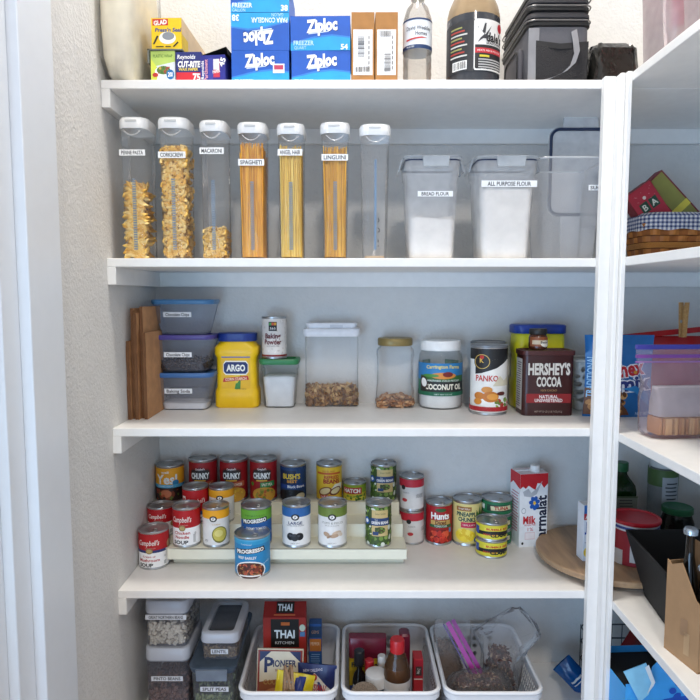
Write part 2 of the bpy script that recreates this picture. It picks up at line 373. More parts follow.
X, r, h = cyl_at(279.8, 306.4, 462, ROW3, Z3)
can('bean_can', 'dark blue black bean can on the top riser step', 'can', X, ROW3, Z3, r*.97, h,
    [stripe(0, 1, '#123a6a'), R_(-.6, .46, .1, .9, '#0d2244'), T_("BUSH'S", -.08, .72, .15, '#e6c23a', .72, .04), T_('BEST', -.05, .57, .08, '#e8a030', .4, .03), R_(-.6, .35, .6, .47, '#173f86'), T_('Black Beans', .12, .41, .08, WH, .7, .02), E_(-.1, .12, .6, .2, '#15151a'), D_(-.6, .0, .3, .3, 40, .05, ['#1c1a1e', '#2b2730', '#111'+'114'], 9), E_(.3, .1, .2, .1, '#cdbf9a')], rz=.1)
X, r, h = cyl_at(315.7, 342.4, 462, ROW3, Z3)
can('refried_bean_can', 'yellow refried bean can with burrito picture on the top riser step', 'can', X, ROW3, Z3, r*.97, h,
    [R_(-.5, .78, .5, .84, '#c85a1e'), T_('OLD EL PASO', .0, .88, .05, '#b03a1a', .5), T_('REFRIED', .12, .7, .1, '#b8341a', .6, .03), T_('BEANS', .12, .57, .12, '#a82a18', .66, .04), P_([(.25, .48), (.6, .5), (.6, .3), (.1, .34)], '#efe6d0'), E_(-.15, .26, .28, .13, '#8a4a20', 20), E_(-.15, .27, .22, .09, '#e6cf9a', 20), E_(.28, .27, .26, .12, '#7a4020', 20), E_(.28, .28, .2, .08, '#ecdba8', 20), R_(-.35, .06, .1, .14, '#b8341a'), T_('FAT FREE', -.1, .1, .05, WH, .4)], base='#e3b92e')
X, r, h = cyl_at(342.6, 366.8, 482, .29, Z3)
can('tomato_can', 'short green and yellow chile can on the top riser step', 'can', X, .3015, Z3, r*.95, h,
    [stripe(.5, 1, '#8aa22a'), R_(-.6, .42, .32, .82, '#b81c22'), T_('HATCH', -.14, .62, .24, WH, .78, .05), stripe(0, .36, '#cfc23c'), D_(-.5, .04, .5, .34, 20, .07, ['#4a7a22', '#3a5a1c', '#7a9a30'], 5)], base='#cdbb3a')
def gb(label, x0, x1, yt, Y, Z, sc=1):
    X, r, h = cyl_at(x0, x1, yt, Y, Z)
    return can('green_bean_can', label, 'can', X, Y, Z, r*sc, h,
        [D_(-1.2, 0, 1.2, 1, 150, .08, ['#4c6a2a', '#6f8f3c', '#8aa452', '#2f4520', '#d7dccb'], 12), R_(-.28, .24, .36, .93, '#cbb37a'), R_(-.34, .52, .42, .72, '#27406f'), T_('Green Garden', .05, .84, .06, '#5a5f30', .4), T_('Cut', -.1, .68, .035, WH), T_('GREEN BEANS', .04, .6, .07, WH, .66, .03), E_(.04, .4, .2, .09, '#4a4a24'), D_(-.12, .34, .2, .46, 12, .05, ['#6f8f3c', '#394a1e'], 3), R_(-.24, .27, -.02, .36, '#27406f'), E_(-.5, .62, .13, .1, '#2a5aa0'), E_(-.5, .62, .07, .05, WH)], base='#3d5526')
gb('green bean can at the right end of the top riser step', 370, 397, 462, ROW3, Z3, .96)
gb('green bean can at the right end of the lowest riser step', 364.5, 392.5, 501, ROW1, Z1, .93)
def prog(label, x0, x1, yt, Y, Z, green, items, sc=1):
    X, r, h = cyl_at(x0, x1, yt, Y, Z)
    top = [stripe(.86, 1, '#58b2dc'), stripe(.86, .96, '#2f9ccc')] if not green else [stripe(.68, 1, '#69a832'), T_('VEGETABLE CLASSICS', 0, .84, .04, '#2e5a1a', .7)]
    return can('soup_can', label, 'can', X, Y, Z, r*sc, h, top+[T_('Traditional', -.1, .87, .035, WH, .3)]*(not green)+[P_([(-.42, .58), (.46, .66), (.42, .8), (-.46, .72)], '#191a2a'), T_('PROGRESSO', 0, .69, .1, WH, .82, .05, 5)]+items, base='#2187c0' if not green else '#1f5ea6')
prog('blue beef barley soup can standing alone in front of the riser', 234.5, 270, 531, .105, T4, False,
     [T_('BEEF BARLEY', -.08, .5, .07, WH, .54, .02), E_(.0, .14, .46, .27, WH), E_(.0, .14, .42, .235, '#4c2118'), D_(-.32, .0, .32, .3, 70, .045, ['#7a2f1e', '#b5523a', '#8c5a32', '#4a1d14', '#a87a4a', '#c9653c'], 8), R_(-.3, -.02, .3, .02, WH), T_('NO MSG', .46, .32, .05, '#bfe2f2', .3, 0, 20)])
prog('green and blue creamy tomato soup can on the riser behind the blue can', 239.8, 272.6, 503, .1625, Z1, True, [T_('CREAMY TOMATO', .05, .48, .07, WH, .66, .02), E_(.0, .15, .4, .22, '#b8441e')], .93)
white_can('olive_can', 'white can with blue top band and picture of black olives', 282, 310.6, 501, ROW1, Z1, '#2d66a8',
          [T_('LARGE', 0, .6, .075, '#1f3566', .5, .02), T_('PITTED RIPE OLIVES', 0, .53, .03, '#5a6478', .64), E_(-.17, .24, .14, .1, '#15161a'), E_(.15, .24, .14, .1, '#15161a'), E_(-.02, .22, .14, .1, '#202228'), E_(-.06, .27, .08, .04, '#34363e'), E_(.12, .26, .05, .03, '#44464e'), E_(-.18, .27, .05, .03, '#44464e'), T_('NET WT', 0, .06, .025, '#777777', .3)])
white_can('mushroom_can', 'white can with olive green top band and picture of mushroom pieces', 318, 347, 501, ROW1, Z1, '#6f8436',
          [T_('STEMS & PIECES', 0, .6, .055, '#8a8c84', .8), T_('MUSHROOMS', 0, .53, .03, '#9a9a94', .5), E_(-.2, .3, .12, .06, '#b79a80', -20), E_(.16, .33, .17, .06, '#cdb49c', 15), E_(.08, .26, .16, .05, '#b89a80', 10), E_(.28, .3, .1, .05, '#d8c6b2', -30), E_(-.1, .24, .1, .03, '#a48468', 30), T_('NET WT', 0, .06, .025, '#888888', .3)])
# free standing cans on the fourth shelf
def small_red(label, Z, yt, rz):
    X, r, h = cyl_at(400, 424, yt, .29, Z)
    return can('broth_can', label, 'can', X, .297, Z, .034, .094-.001, [stripe(.74, 1, '#c0283a'), E_(-.42, .72, .1, .08, BK), E_(-.35, .3, .12, .06, '#c23a40'), T_('TOMATO', -.3, .55, .05, '#8a8a8a', .3)]+txtlines(.3, .5, .4, 4), base='#dedcda', rz=rz, tab=False)
small_red('white can with red top band, upper of the stacked pair right of the riser', T4+.0945, 485, .0)
small_red('white can with red top band, lower of the stacked pair right of the riser', T4+.0005, 512, .5)
X, r, h = cyl_at(425.5, 452, 499, .305, T4)
can('tomato_can', 'red diced tomato can between the small stack and the pineapple can', 'can', X, .296, T4, r*.98, h,
    [E_(0, .9, .22, .05, '#2f5a2a'), T_('Hunts', -.02, .74, .17, WH, .74, .04), R_(-.4, .5, .4, .62, '#c9a15a'), T_('Diced', 0, .56, .1, '#5a1512', .42, .03), R_(-.45, .42, .5, .5, '#2e5a35'), T_('TOMATOES', 0, .46, .05, WH, .5), E_(-.02, .18, .44, .2, '#7a1512'), D_(-.36, .05, .3, .3, 26, .1, ['#d8402a', '#c02a1e', '#e05a3a'], 2), R_(.34, .28, .46, .4, '#5a86b8')], base='#a5131c')
X, r, h = cyl_at(452.5, 482, 497, .295, T4)
can('pineapple_can', 'yellow pineapple chunks can standing beside the diced tomato can', 'can', X, .294, T4, r*.98, h,
    [R_(-.48, .82, .06, .93, '#9a6a30'), T_('Great Value', -.2, .88, .05, WH, .42), T_('PINEAPPLE', -.08, .74, .1, '#1d4a44', .78, .04), T_('CHUNKS', -.1, .61, .1, '#1d4a44', .6, .04), R_(-.3, .4, .26, .54, '#c4264c'), T_('100% JUICE', -.02, .47, .04, WH, .42), E_(-.15, .2, .36, .16, '#f2d63a'), D_(-.4, .08, .12, .32, 18, .09, ['#f7e25a', '#e8c42a'], 6), P_([(.22, .35), (.58, .35), (.56, .62), (.24, .62)], '#c8922a'), P_([(.4, .95), (.3, .62), (.5, .62)], '#3a6a2c'), P_([(.6, .86), (.38, .62), (.55, .62)], '#4c8036'), P_([(.22, .86), (.3, .62), (.45, .62)], '#4c8036'), E_(.26, .1, .11, .08, '#1f5a9a'), E_(.26, .1, .06, .04, WH)], base='#dfcf86')
for i, w in enumerate(('bottom', 'middle', 'top')):
    X, r, h = cyl_at(483, 515, 490, .27, T4)
    can('tuna_can', 'flat green tuna can, %s of the stack of three' % w, 'can', X, .293, T4+.0005+i*.0425, r*.96, .042,
        [R_(-.45, .25, .45, .78, '#1c3f30'), P_([(-.3, .3), (.42, .36), (.4, .72), (-.32, .66)], '#d8d2a8'), T_('TUNA', .05, .52, .28, '#b02a24', .5, .04), R_(-.8, .3, -.55, .7, '#d8e0dc')], base='#1e7048', group='stacked flat green tuna cans', lo=.1, hi=.88)
for i, w in enumerate(('lower', 'upper')):
    X, r, h = cyl_at(476, 508, 517, .212, T4)
    can('clam_can', 'flat yellow clam can, %s of the pair in front of the green cans' % w, 'can', X, .214, T4+.0005+i*.0465, r*.97, .046,
        [P_([(-.7, .2), (.0, .35), (.7, .2), (.7, .5), (.0, .6), (-.7, .5)], BK), T_('MINCED', -.15, .32, .12, '#c23a1e', .45, .02), T_('CLAMS', .15, .3, .26, BK, .6, .05), P_([(-.35, .6), (.6, .64), (.58, .86), (-.35, .82)], '#e8d84a'), T_('BUMBLE BEE', .1, .73, .14, '#c23a1e', .76, .04), R_(-.75, .25, -.55, .8, '#2d4f9a')], base='#d9cf3a', group='stacked yellow clam cans', lo=.1, hi=.88)
# riser
t = item('tiered_riser', 'cream three-step plastic riser holding rows of cans', 'riser', (0, 0, T4))
CRM = mat('#e9e6d2', .45, vary=.02)
mb = MB()
mb.box(-.457, .142, .120, .126, .022, .0505, CRM); mb.box(-.457, .142, .120, .196, .0475, .0505, CRM); mb.box(-.535, -.457, .186, .192, .022, .0505, CRM); mb.box(-.535, -.45, .186, .266, .0475, .0505, CRM); mb.box(-.45, .137, .150, .153, .0005, .048, CRM); mb.build('lower_step', t, bev=.0008)
mb = MB(); mb.box(-.450, .138, .194, .200, .0505, .0855, CRM); mb.box(-.450, .138, .194, .268, .0825, .0855, CRM); mb.build('middle_step', t, bev=.0008)
mb = MB(); mb.box(-.535, .134, .266, .272, .0005, .1195, CRM); mb.box(-.535, .134, .266, .3365, .1165, .1195, CRM); mb.build('upper_step', t, bev=.0008)
mb = MB()
for a, b, zz in ((.153, .196, .0475), (.200, .266, .0825), (.272, .334, .1165)): mb.box(.126, .130, a, b, .0005, zz, CRM)
mb.build('end_panel', t)
# left extension under the wall-side can
# milk carton
def carton_items(): pass
X, w, h = box_at(517, 549, 470, .292, T4); w = .098
t = item('milk_carton', 'white and red long-life milk carton with blue flower beside the tuna cans', 'carton', (.492, .285, T4), math.radians(10))
hw, hd, H = .040, .03, h
mb = MB(); mb.box(-hw, hw, -hd, hd, 0, H, '#eef0f2'); mb.box(-hw, hw, -.002, .002, H-.001, H+.004, '#eef0f2')
decal(mb, [P_([(-.5, 1), (-.5, .8), (-.4, .83), (-.3, .8), (-.2, .84), (-.05, .8), (.05, .78), (.12, .87), (.26, .86), (.36, .8), (.5, .86), (.5, 1)], '#c8202a'),
           P_([(-.4, .76), (-.2, .8), (-.1, .74), (.1, .8), (.3, .9), (.1, .72), (-.1, .68), (-.35, .7)], '#b9bcc2'),
           T_('parmalat', .28, .36, .14, '#15203a', .68*(H/(2*hw)), .03, 90), T_('Milk', -.14, .37, .1, '#c8202a', .46, .04), T_('Whole Milk', -.12, .3, .025, '#c8202a', .42), T_('1%', -.1, .24, .05, '#c8202a', .2), R_(-.3, .1, .06, .2, '#e6cfd0'), R_(-.28, .11, .04, .19, '#f3eced'), E_(-.38, .05, .04, .02, BK), E_(-.36, .5, .08, .04, '#9aa0a8'), E_(-.36, .5, .065, .032, '#eef0f2')]
      + [E_(.02+.12*math.cos(a), .6+.065*math.sin(a), .085, .028, '#1f5ab0', math.degrees(a)) for a in [2*PI*i/7+.3 for i in range(7)]] + [E_(.02, .6, .05, .022, '#f0c030')], 2*hw, H, on_front(-hd))
decal(mb, [P_([(-.5, 1), (-.5, .8), (-.2, .86), (.2, .82), (.5, .8), (.5, 1)], '#c8202a')]+txtlines(0, .72, .8, 14, '#c98088', .04), 2*hd, H, on_left(-hw))
decal(mb, [R_(-.5, .8, .5, 1, '#c8202a')], 2*hd, H, on_right(hw))
mb.box(-hw, hw, -hd, hd, H, H+.0006, '#e2d3d5'); mb.build('carton_body', t, bev=.001)
mb = MB(); mb.lathe([(.014, H), (.014, H+.006), (.0125, H+.007), (.0125, H+.017), (.011, H+.018), (.001, H+.018)], WHITEP, 24, .012, -.008); mb.build('cap', t)
# ================================================================== third shelf (y 1.053)
def tub_items(): pass
def loft_tub(t, hw0, hd0, hw1, hd1, h, rad, m, part='tub_body'):
    mb = MB(); mb.loft([(.001, hw0*.9, hd0*.9, rad*.8), (.002, hw0*.97, hd0*.97, rad), (.008, hw0, hd0, rad), (h*.9, hw0+(hw1-hw0)*.93, hd0+(hd1-hd0)*.93, rad), (h, hw1, hd1, rad)], m, True, False)
    return mb.build(part, t, 60)
def lid(t, hw, hd, z, th, rad, m, lip=.004, cx=0):
    mb = MB(); mb.loft([(z-th*.6, hw+.001, hd+.001, rad), (z+th*.1, hw+lip, hd+lip, rad), (z+th*.6, hw+lip, hd+lip, rad), (z+th, hw+lip*.5, hd+lip*.5, rad), (z+th, hw*.85, hd*.85, rad), (z+th*.5, hw*.83, hd*.83, rad)], m, False, True)
    return mb.build('lid', t, 50)
def tape(t, s, w, h, fn, col='#f5f5f2', curved=False, name='label', tw=.84, rot=0):
    mb = MB(); decal(mb, [R_(-.5, 0, .5, 1, col), T_(s, 0, .5, .62, '#15151a', tw, .02)], w, h, fn, curved); return mb.build(name, t)
def chips(t_or_none, label, cat, loc, n, hwf, hdf, z1, piece, core, name='dry_food', ins=.0055, insx=None, cyl=False, coreinset=.006, seed=3):
    rn = random.Random(seed); mb = MB()
    hw0, hd0 = hwf(0)-coreinset, hdf(0)-coreinset; hw1, hd1 = hwf(z1)-coreinset, hdf(z1)-coreinset
    mb.loft([(.004, hw0, hd0, hw0*(.98 if cyl else .25)), (z1-coreinset*1.5, hw1, hd1, hw1*(.98 if cyl else .25))], core, k=8)
    for i in range(n):
        z = rn.uniform(.005, z1) if rn.random() < .8 else z1-rn.uniform(0, .008)
        hw, hd = hwf(z)-(insx or ins), hdf(z)-ins
        if z > z1-.008: x, y = rn.uniform(-hw, hw), rn.uniform(-hd, hd)
        else:
            q = rn.random()
            if cyl: a = rn.uniform(-PI*.5, PI*.5); x, y = hw*math.sin(a), -hd*math.cos(a)
            elif q < .6: x, y = rn.uniform(-hw, hw), -hd
            elif q < .8: x, y = hw, rn.uniform(-hd, hd)
            else: x, y = -hw, rn.uniform(-hd, hd)
        if cyl:
            l = math.hypot(x, y)
            if l > hw: x *= hw/l; y *= hw/l
        piece(mb, Vector((x, y, z)), rn)
    o = mb.build(name, None, 60, loc=loc)
    return tag(o, label, cat, kind='stuff')
# paper bags
KR = mat('#be8c60', .85, bump=.15, bscale=60, vary=.12); KR2 = mat('#6f4a2e', .9, vary=.1)
xs = [(-.533, .235, .02, .10), (-.521, .262, .0, .12), (-.508, .27, .012, .14), (-.492, .268, .03, .15)]
for i, (x, hh, dy, zz) in enumerate([(-.5315, .19, .096, 0), (-.5225, .268, .104, 0), (-.5132, .258, .1, 0), (-.5035, .272, .112, 0), (-.4935, .21, .106, 0)]):
    lab = ['short folded brown paper bag standing against the left wall', 'tall folded brown paper bag second from the left wall', 'folded brown paper bag third from the left wall', 'tall folded brown paper bag fourth from the left wall', 'outermost folded brown paper bag facing the stacked tubs'][i]
    mb = MB(); L = .14; lean = .0
    for a in range(3):
        off = (a-1)*.0026; R = []
        for k in range(9):
            zf = k/8; w_ = .0012*math.sin(k*1.7+i*2+a)
            R.append([(x+off+w_-.0014, dy0, hh*zf) for dy0 in (0, L*.33, L*.66, L)])
        mb.add([p for r_ in R for p in r_], [(k*4+j, k*4+j+1, (k+1)*4+j+1, (k+1)*4+j) for k in range(8) for j in range(3)], KR if a != 1 else KR2)
    for sg in (0, 1):
        mb.add([(x-.0038, 0, 0), (x+.0038, 0, 0), (x+.0034, 0, hh), (x-.0034, 0, hh)] if sg == 0 else [(x-.0038, L, 0), (x+.0038, L, 0), (x+.0034, L, hh), (x-.0034, L, hh)], [(0, 1, 2, 3)], KR2)
    mb.add([(x-.0036, 0, hh), (x+.0036, 0, hh), (x+.0036, L, hh-.004), (x-.0036, L, hh)], [(0, 1, 2, 3)], KR2)
    mb.add([(x+.0041, .0, 0), (x+.0041, L, 0), (x+.0036, L, hh-.002), (x+.0038, 0, hh)], [(0, 1, 2, 3)], KR)
    o = mb.build('paper_bag', loc=(0, dy, T3+.0005)); tag(o, lab, 'paper bag', 'folded brown paper bags')
    o.rotation_euler = (0, 0, (0, -.004, .006, -.004, .012)[i])
# stacked tubs
TUBX = -.435
def tub(label, Z, h, lidm, tcol, text, fill, hwt, dx=0, tapez=.45):
    t = item('food_tub', label, 'food container', (TUBX+dx, .262, Z), 0)
    hdt = hwt*.66; loft_tub(t, hwt*.78, hdt*.8, hwt, hdt, h, .022, GREYCLEAR)
    lid(t, hwt, hdt, h, .0075, .024, lidm, .003)
    tape(t, text, .072, .013, on_front(-hdt*.9-.0035, -.01, h*tapez, -.09), '#e8e9ec')
    return t
BLU = mat('#3f6ba3', .35); PUR = mat('#4e458c', .35)
tub('clear tub with blue lid, bottom of the three stacked tubs', T3, .092, BLU, None, 'Baking Soda', None, .078, 0, .5)
tub('clear tub with purple lid, middle of the three stacked tubs', T3+.1003, .090, PUR, None, 'Chocolate Chips', None, .078, .001)
tub('clear tub with light blue lid, topmost of the three stacked tubs', T3+.1986, .083, mat('#4a80b0', .35), None, 'Chocolate Chips', None, .079, .002, .55)
def pc_chip(c): 
    def f(mb, p, rn): mb.ball(p, (.0045, .0045, .004), c, 6, 4)
    return f
chips(None, 'dark chocolate chips inside the purple-lidded tub', 'chocolate chips', (TUBX+.001, .262, T3+.1013), 150, lambda z: .062+.1*z, lambda z: .042+.07*z, .034, pc_chip('#2c1c16'), '#2a1a14', 'chocolate_chips')
mb = MB(); mb.loft([(.003, .057, .036, .015), (.018, .059, .038, .015), (.02, .05, .03, .01)], mat('#eceef0', .9)); tag(mb.build('baking_soda', loc=(TUBX, .262, T3)), 'white powder in the bottom of the lowest stacked tub', 'baking soda', kind='stuff')
mb = MB(); rn = random.Random(5); R = []
for k in range(7):
    R.append([(x*(1-.02*k)+rn.uniform(-.004, .004), y*(1-.03*k)+rn.uniform(-.003, .003), .022+k*.005+rn.uniform(-.003, .003)) for x, y in rr(.057, .035, .012, 3)])
mb.rings(R, FILM, False, True); tag(mb.build('plastic_bag', loc=(TUBX, .262, T3)), 'crumpled clear bag resting on the powder in the lowest stacked tub', 'plastic bag')
# cornstarch bottle
t = item('cornstarch_bottle', 'yellow cornstarch canister with blue lid next to the stacked tubs', 'canister', (U(238, 408, .28)[0], .292, T3))
YE = mat('#f2c515', .35, vary=.03); s = 1
mb = MB(); mb.loft([(.0, .054, .034, .016), (.004, .058, .037, .016), (.045, .058, .037, .016), (.055, .0535, .034, .016), (.135, .0535, .034, .016), (.145, .0585, .037, .016), (.162, .0585, .037, .018), (.174, .049, .034, .03), (.18, .047, .034, .033)], YE, True, True); mb.build('bottle', t, 40)
mb = MB(); mb.loft([(.178, .051, .037, .034), (.18, .0525, .038, .035), (.198, .0525, .038, .035), (.2, .050, .036, .034)], mat('#1d3a8c', .4), True, True, 8)
for i in range(44):
    a = 2*PI*i/44; 
mb.build('lid', t, 40)
mb = MB(); H = .105; W = .076
decal(mb, [R_(-.5, -.02, .5, 1.1, '#e9b91a'), R_(-.5, 1.02, .5, 1.12, '#1c57a8'), R_(-.47, 1.05, .47, 1.09, '#cfe2f4'), R_(-.5, -.02, .5, .1, '#1c57a8'), R_(-.4, .02, .4, .06, '#cfe2f4'),
           P_([(-.08, .12), (.14, .14), (.18, .6), (.08, .8), (.0, .4)], '#3f8a3a'), E_(.06, .66, .12, .3, '#e6c93a', -8),
           P_([(-.44, .66), (-.36, .58), (.36, .58), (.44, .66), (.44, .86), (.36, .94), (-.36, .94), (-.44, .86)], '#f6f2e4'), P_([(-.42, .67), (-.34, .61), (.34, .61), (.42, .67), (.42, .85), (.34, .91), (-.34, .91), (-.42, .85)], '#1a2a66'), T_('ARGO', 0, .76, .16, '#f7f5ee', .66, .04),
           P_([(-.46, .4), (.46, .46), (.42, .56), (-.42, .5)], '#c22a20'), T_('CORN STARCH', 0, .48, .07, '#f2e6c0', .74, .02, 3), T_('NET WT 35 OZ', .18, .22, .035, '#7a5a1a', .36)], W, H, on_front(-.0345, 0, .028)); mb.build('label', t)
# green lidded container with flour + baking powder
gx = U(281.5, 405, .31)[0]; GZ = .133
t = item('food_container', 'square clear container with green lid, white powder inside', 'food container', (gx, .287, T3))
mb = MB(); mb.loft([(.0005, .037, .03, .014), (.006, .041, .034, .014), (.1, .046, .038, .014), (.102, .049, .04, .014), (.121, .049, .04, .014)], CLEAR, True, False); mb.build('tub_body', t, 60)
lid(t, .05, .041, .1225, .009, .016, mat('#2e7d4c', .4), .003)
mb = MB(); mb.loft([(.004, .036, .029, .012), (.045, .0395, .033, .013), (.083, .042, .034, .013), (.087, .036, .03, .01)], mat('#eff0f1', .9)); tag(mb.build('white_powder', loc=(gx, .287, T3)), 'white powder filling the green-lidded container', 'powder', kind='stuff')
X = U(274.5, 356, .285)[0]
t = item('baking_powder_can', 'small white baking powder can standing on the green lid', 'can', (X, .285, T3+.1322)); r = .0335; h = .112
mb = MB(); mb.lathe([(r*.97, 0), (r, .001), (r, .004), (r*.97, .005), (r*.97, h-.005), (r, h-.004), (r, h-.001), (r*.96, h), (r*.9, h-.003), (.001, h-.003)], TIN, 40, cap0=True); mb.build('can_body', t)
mb = MB(); mb.lathe([(r*.98, .005), (r*.98, h-.006)], '#e4dfda', 48)
decal(mb, [D_(-1, .0, 1, 1, 90, .05, ['#cfc6c0', '#d8d2cc', '#efeae6'], 3), stripe(0, .05, '#8a2a2a'), R_(-.16, .68, .16, .92, BK), R_(-.14, .83, -.05, .9, '#4a9a4a'), R_(-.04, .83, .05, .9, '#d85a2a'), R_(.06, .83, .14, .9, '#d8a02a'), T_('365', 0, .75, .06, WH, .22), T_('Baking', .0, .55, .13, '#6a1f28', .62, .03), T_('Powder', .0, .39, .13, '#6a1f28', .68, .03), T_('ALUMINUM FREE', 0, .28, .03, '#777777', .5)], 2*r, h-.012, on_cyl(r*.98, .006), True); mb.build('label', t)
# cereal container
t = item('cereal_container', 'large square clear container with white lid holding square cereal', 'food container', (U(332, 406, .30)[0], .302-.0, T3)); hw = .0715
mb = MB(); mb.loft([(.0005, hw-.003, .026, .008), (.004, hw, .028, .01), (.192, hw, .03, .01)], CLEAR, True, False); mb.build('box_body', t, 60)
mb = MB(); mb.loft([(.19, hw+.001, .031, .012), (.196, hw+.005, .033, .014), (.21, hw+.005, .033, .014), (.212, hw+.001, .031, .012)], mat('#e9eaee', .35), False, True)
mb.loft([(.212, hw-.006, .024, .012), (.224, hw-.002, .026, .012), (.226, hw-.004, .025, .012)], mat('#e9eaee', .35), False, True); mb.build('lid', t, 50)
mb = MB(); mb.box(-.004, .03, -.0275, -.026, .214, .221, '#d2d4da'); mb.build('vent_flap', t)
def pc_chex(mb, p, rn):
    M = Matrix.Rotation(rn.uniform(0, 6), 3, 'Z') @ Matrix.Rotation(rn.uniform(-1.2, 1.2), 3, 'X') @ Matrix.Rotation(rn.uniform(0, 3), 3, 'Y')
    c = rn.choice(['#b98f5e', '#8f6338', '#d0ac78', '#7a5028']); s = .007
    vs = [p+M @ Vector(v) for v in ((-s, -s, 0), (s, -s, 0), (s, s, 0), (-s, s, 0), (0, 0, .0035), (0, 0, -.0035))]
    mb.add(vs, [(0, 1, 4), (1, 2, 4), (2, 3, 4), (3, 0, 4), (1, 0, 5), (2, 1, 5), (3, 2, 5), (0, 3, 5)], c)
cx_ = U(332, 406, .30)[0]
chips(None, 'brown square cereal pieces in the white-lidded clear container', 'cereal', (cx_, .302, T3), 330, lambda z: hw-.001, lambda z: .027, .055, pc_chex, '#6a4526', 'cereal_pieces')
# nut jar
jx = U(394.5, 407, .30)[0]
t = item('nut_jar', 'square clear jar with gold lid, a layer of cashews at the bottom', 'jar', (jx, .291, T3)); a_ = .0505; JS = 1.12
mb = MB(); mb.loft([(0.0005*JS, a_*.92, .036, .018), (0.005*JS, a_, .040, .02), (0.04*JS, a_, .04, .02), (0.05*JS, a_*.95, .038, .02), (0.115*JS, a_*.95, .038, .02), (0.128*JS, a_, .04, .02), (0.138*JS, a_*.98, .04, .03), (0.147*JS, .041, .037, .035), (0.155*JS, .041, .037, .035)], CLEAR, True, False); mb.build('jar_body', t, 50)
mb = MB(); mb.loft([(0.148*JS, .0455, .041, .04), (0.15*JS, .047, .042, .041), (0.163*JS, .047, .042, .041), (0.166*JS, .045, .04, .039)], mat('#8d7a4a', .4, .3), True, True, 8); mb.build('lid', t, 40)
def pc_nut(mb, p, rn):
    M = Matrix.Rotation(rn.uniform(0, 6), 3, 'Z') @ Matrix.Rotation(rn.uniform(-1, 1), 3, 'X'); c = rn.choice(['#b98a62', '#a5714a', '#caa078', '#8a5c3c'])
    R = .006; mb.tube([p+M @ Vector((R*math.cos(a), R*math.sin(a), 0)) for a in (0, .7, 1.4, 2.1, 2.8)], [.0018, .0036, .0042, .0036, .0018], c, 6)
chips(None, 'cashew nuts in the bottom of the gold-lidded jar', 'nuts', (jx, .291, T3), 190, lambda z: .049, lambda z: .0385, .028, pc_nut, '#7a5238', 'cashew_nuts')
# coconut oil
X, r, h = cyl_at(416.5, 463, 345, .3, T3); r = .0585; K = 1.1
t = item('coconut_oil_jar', 'round coconut oil jar with white lid and green label', 'jar', (X, .282, T3))
mb = MB(); mb.lathe([(r*.93, .0005), (r*.99, .004), (r, .01), (r, .13), (r*.96, .143), (r*.85, .154), (r*.82, .158), (r*.82, .165)], CLEAR, 48, cap0=True); mb.build('jar_body', t)
mb = MB(); mb.lathe([(r*.88, .154), (r*.92, .156), (r*.92, .176), (r*.89, .18), (.001, .18)], mat('#f0f0ee', .4), 60, cap0=True); mb.build('lid', t)
mb = MB(); rl = r*1.004; H = .086; z0 = .037; mb.lathe([(rl, z0), (rl, z0+H)], '#2a7a5c', 56)
decal(mb, [stripe(.48, 1, '#2f7fb8'), R_(-.6, .45, .6, .62, '#35682f'), E_(.0, .62, .3, .1, '#d98a3a'), E_(.1, .66, .12, .08, '#7a1f1c'), E_(-.3, .62, .2, .05, '#4a8a3a'), T_('Carrington Farms', 0, .88, .1, '#f1d86a', .8, .02, 0, 0, .02), R_(-.6, .12, .6, .44, '#23231f'), T_('COCONUT OIL', .02, .28, .16, '#f6efdc', .9, .04), T_('UNREFINED COLD PRESSED', 0, .47, .05, '#ffffff', .8), stripe(0, .12, '#1d6a4c'), T_('NET WT 54 OZ', 0, .05, .04, '#e8f2ea', .4), E_(-.48, .4, .12, .2, '#3a2a20', 20), E_(-.47, .4, .08, .14, '#f4f1ea', 20)], 2*rl, H, on_cyl(rl, z0), True); mb.build('label', t)
mb = MB(); mb.lathe([(r*.9, .004), (r*.955, .01), (r*.955, .1), (.001, .1)], mat('#eeefee', .6), 40, cap0=True); tag(mb.build('coconut_oil', loc=(X, .282, T3)), 'solid white coconut oil inside the round jar', 'oil', kind='stuff')
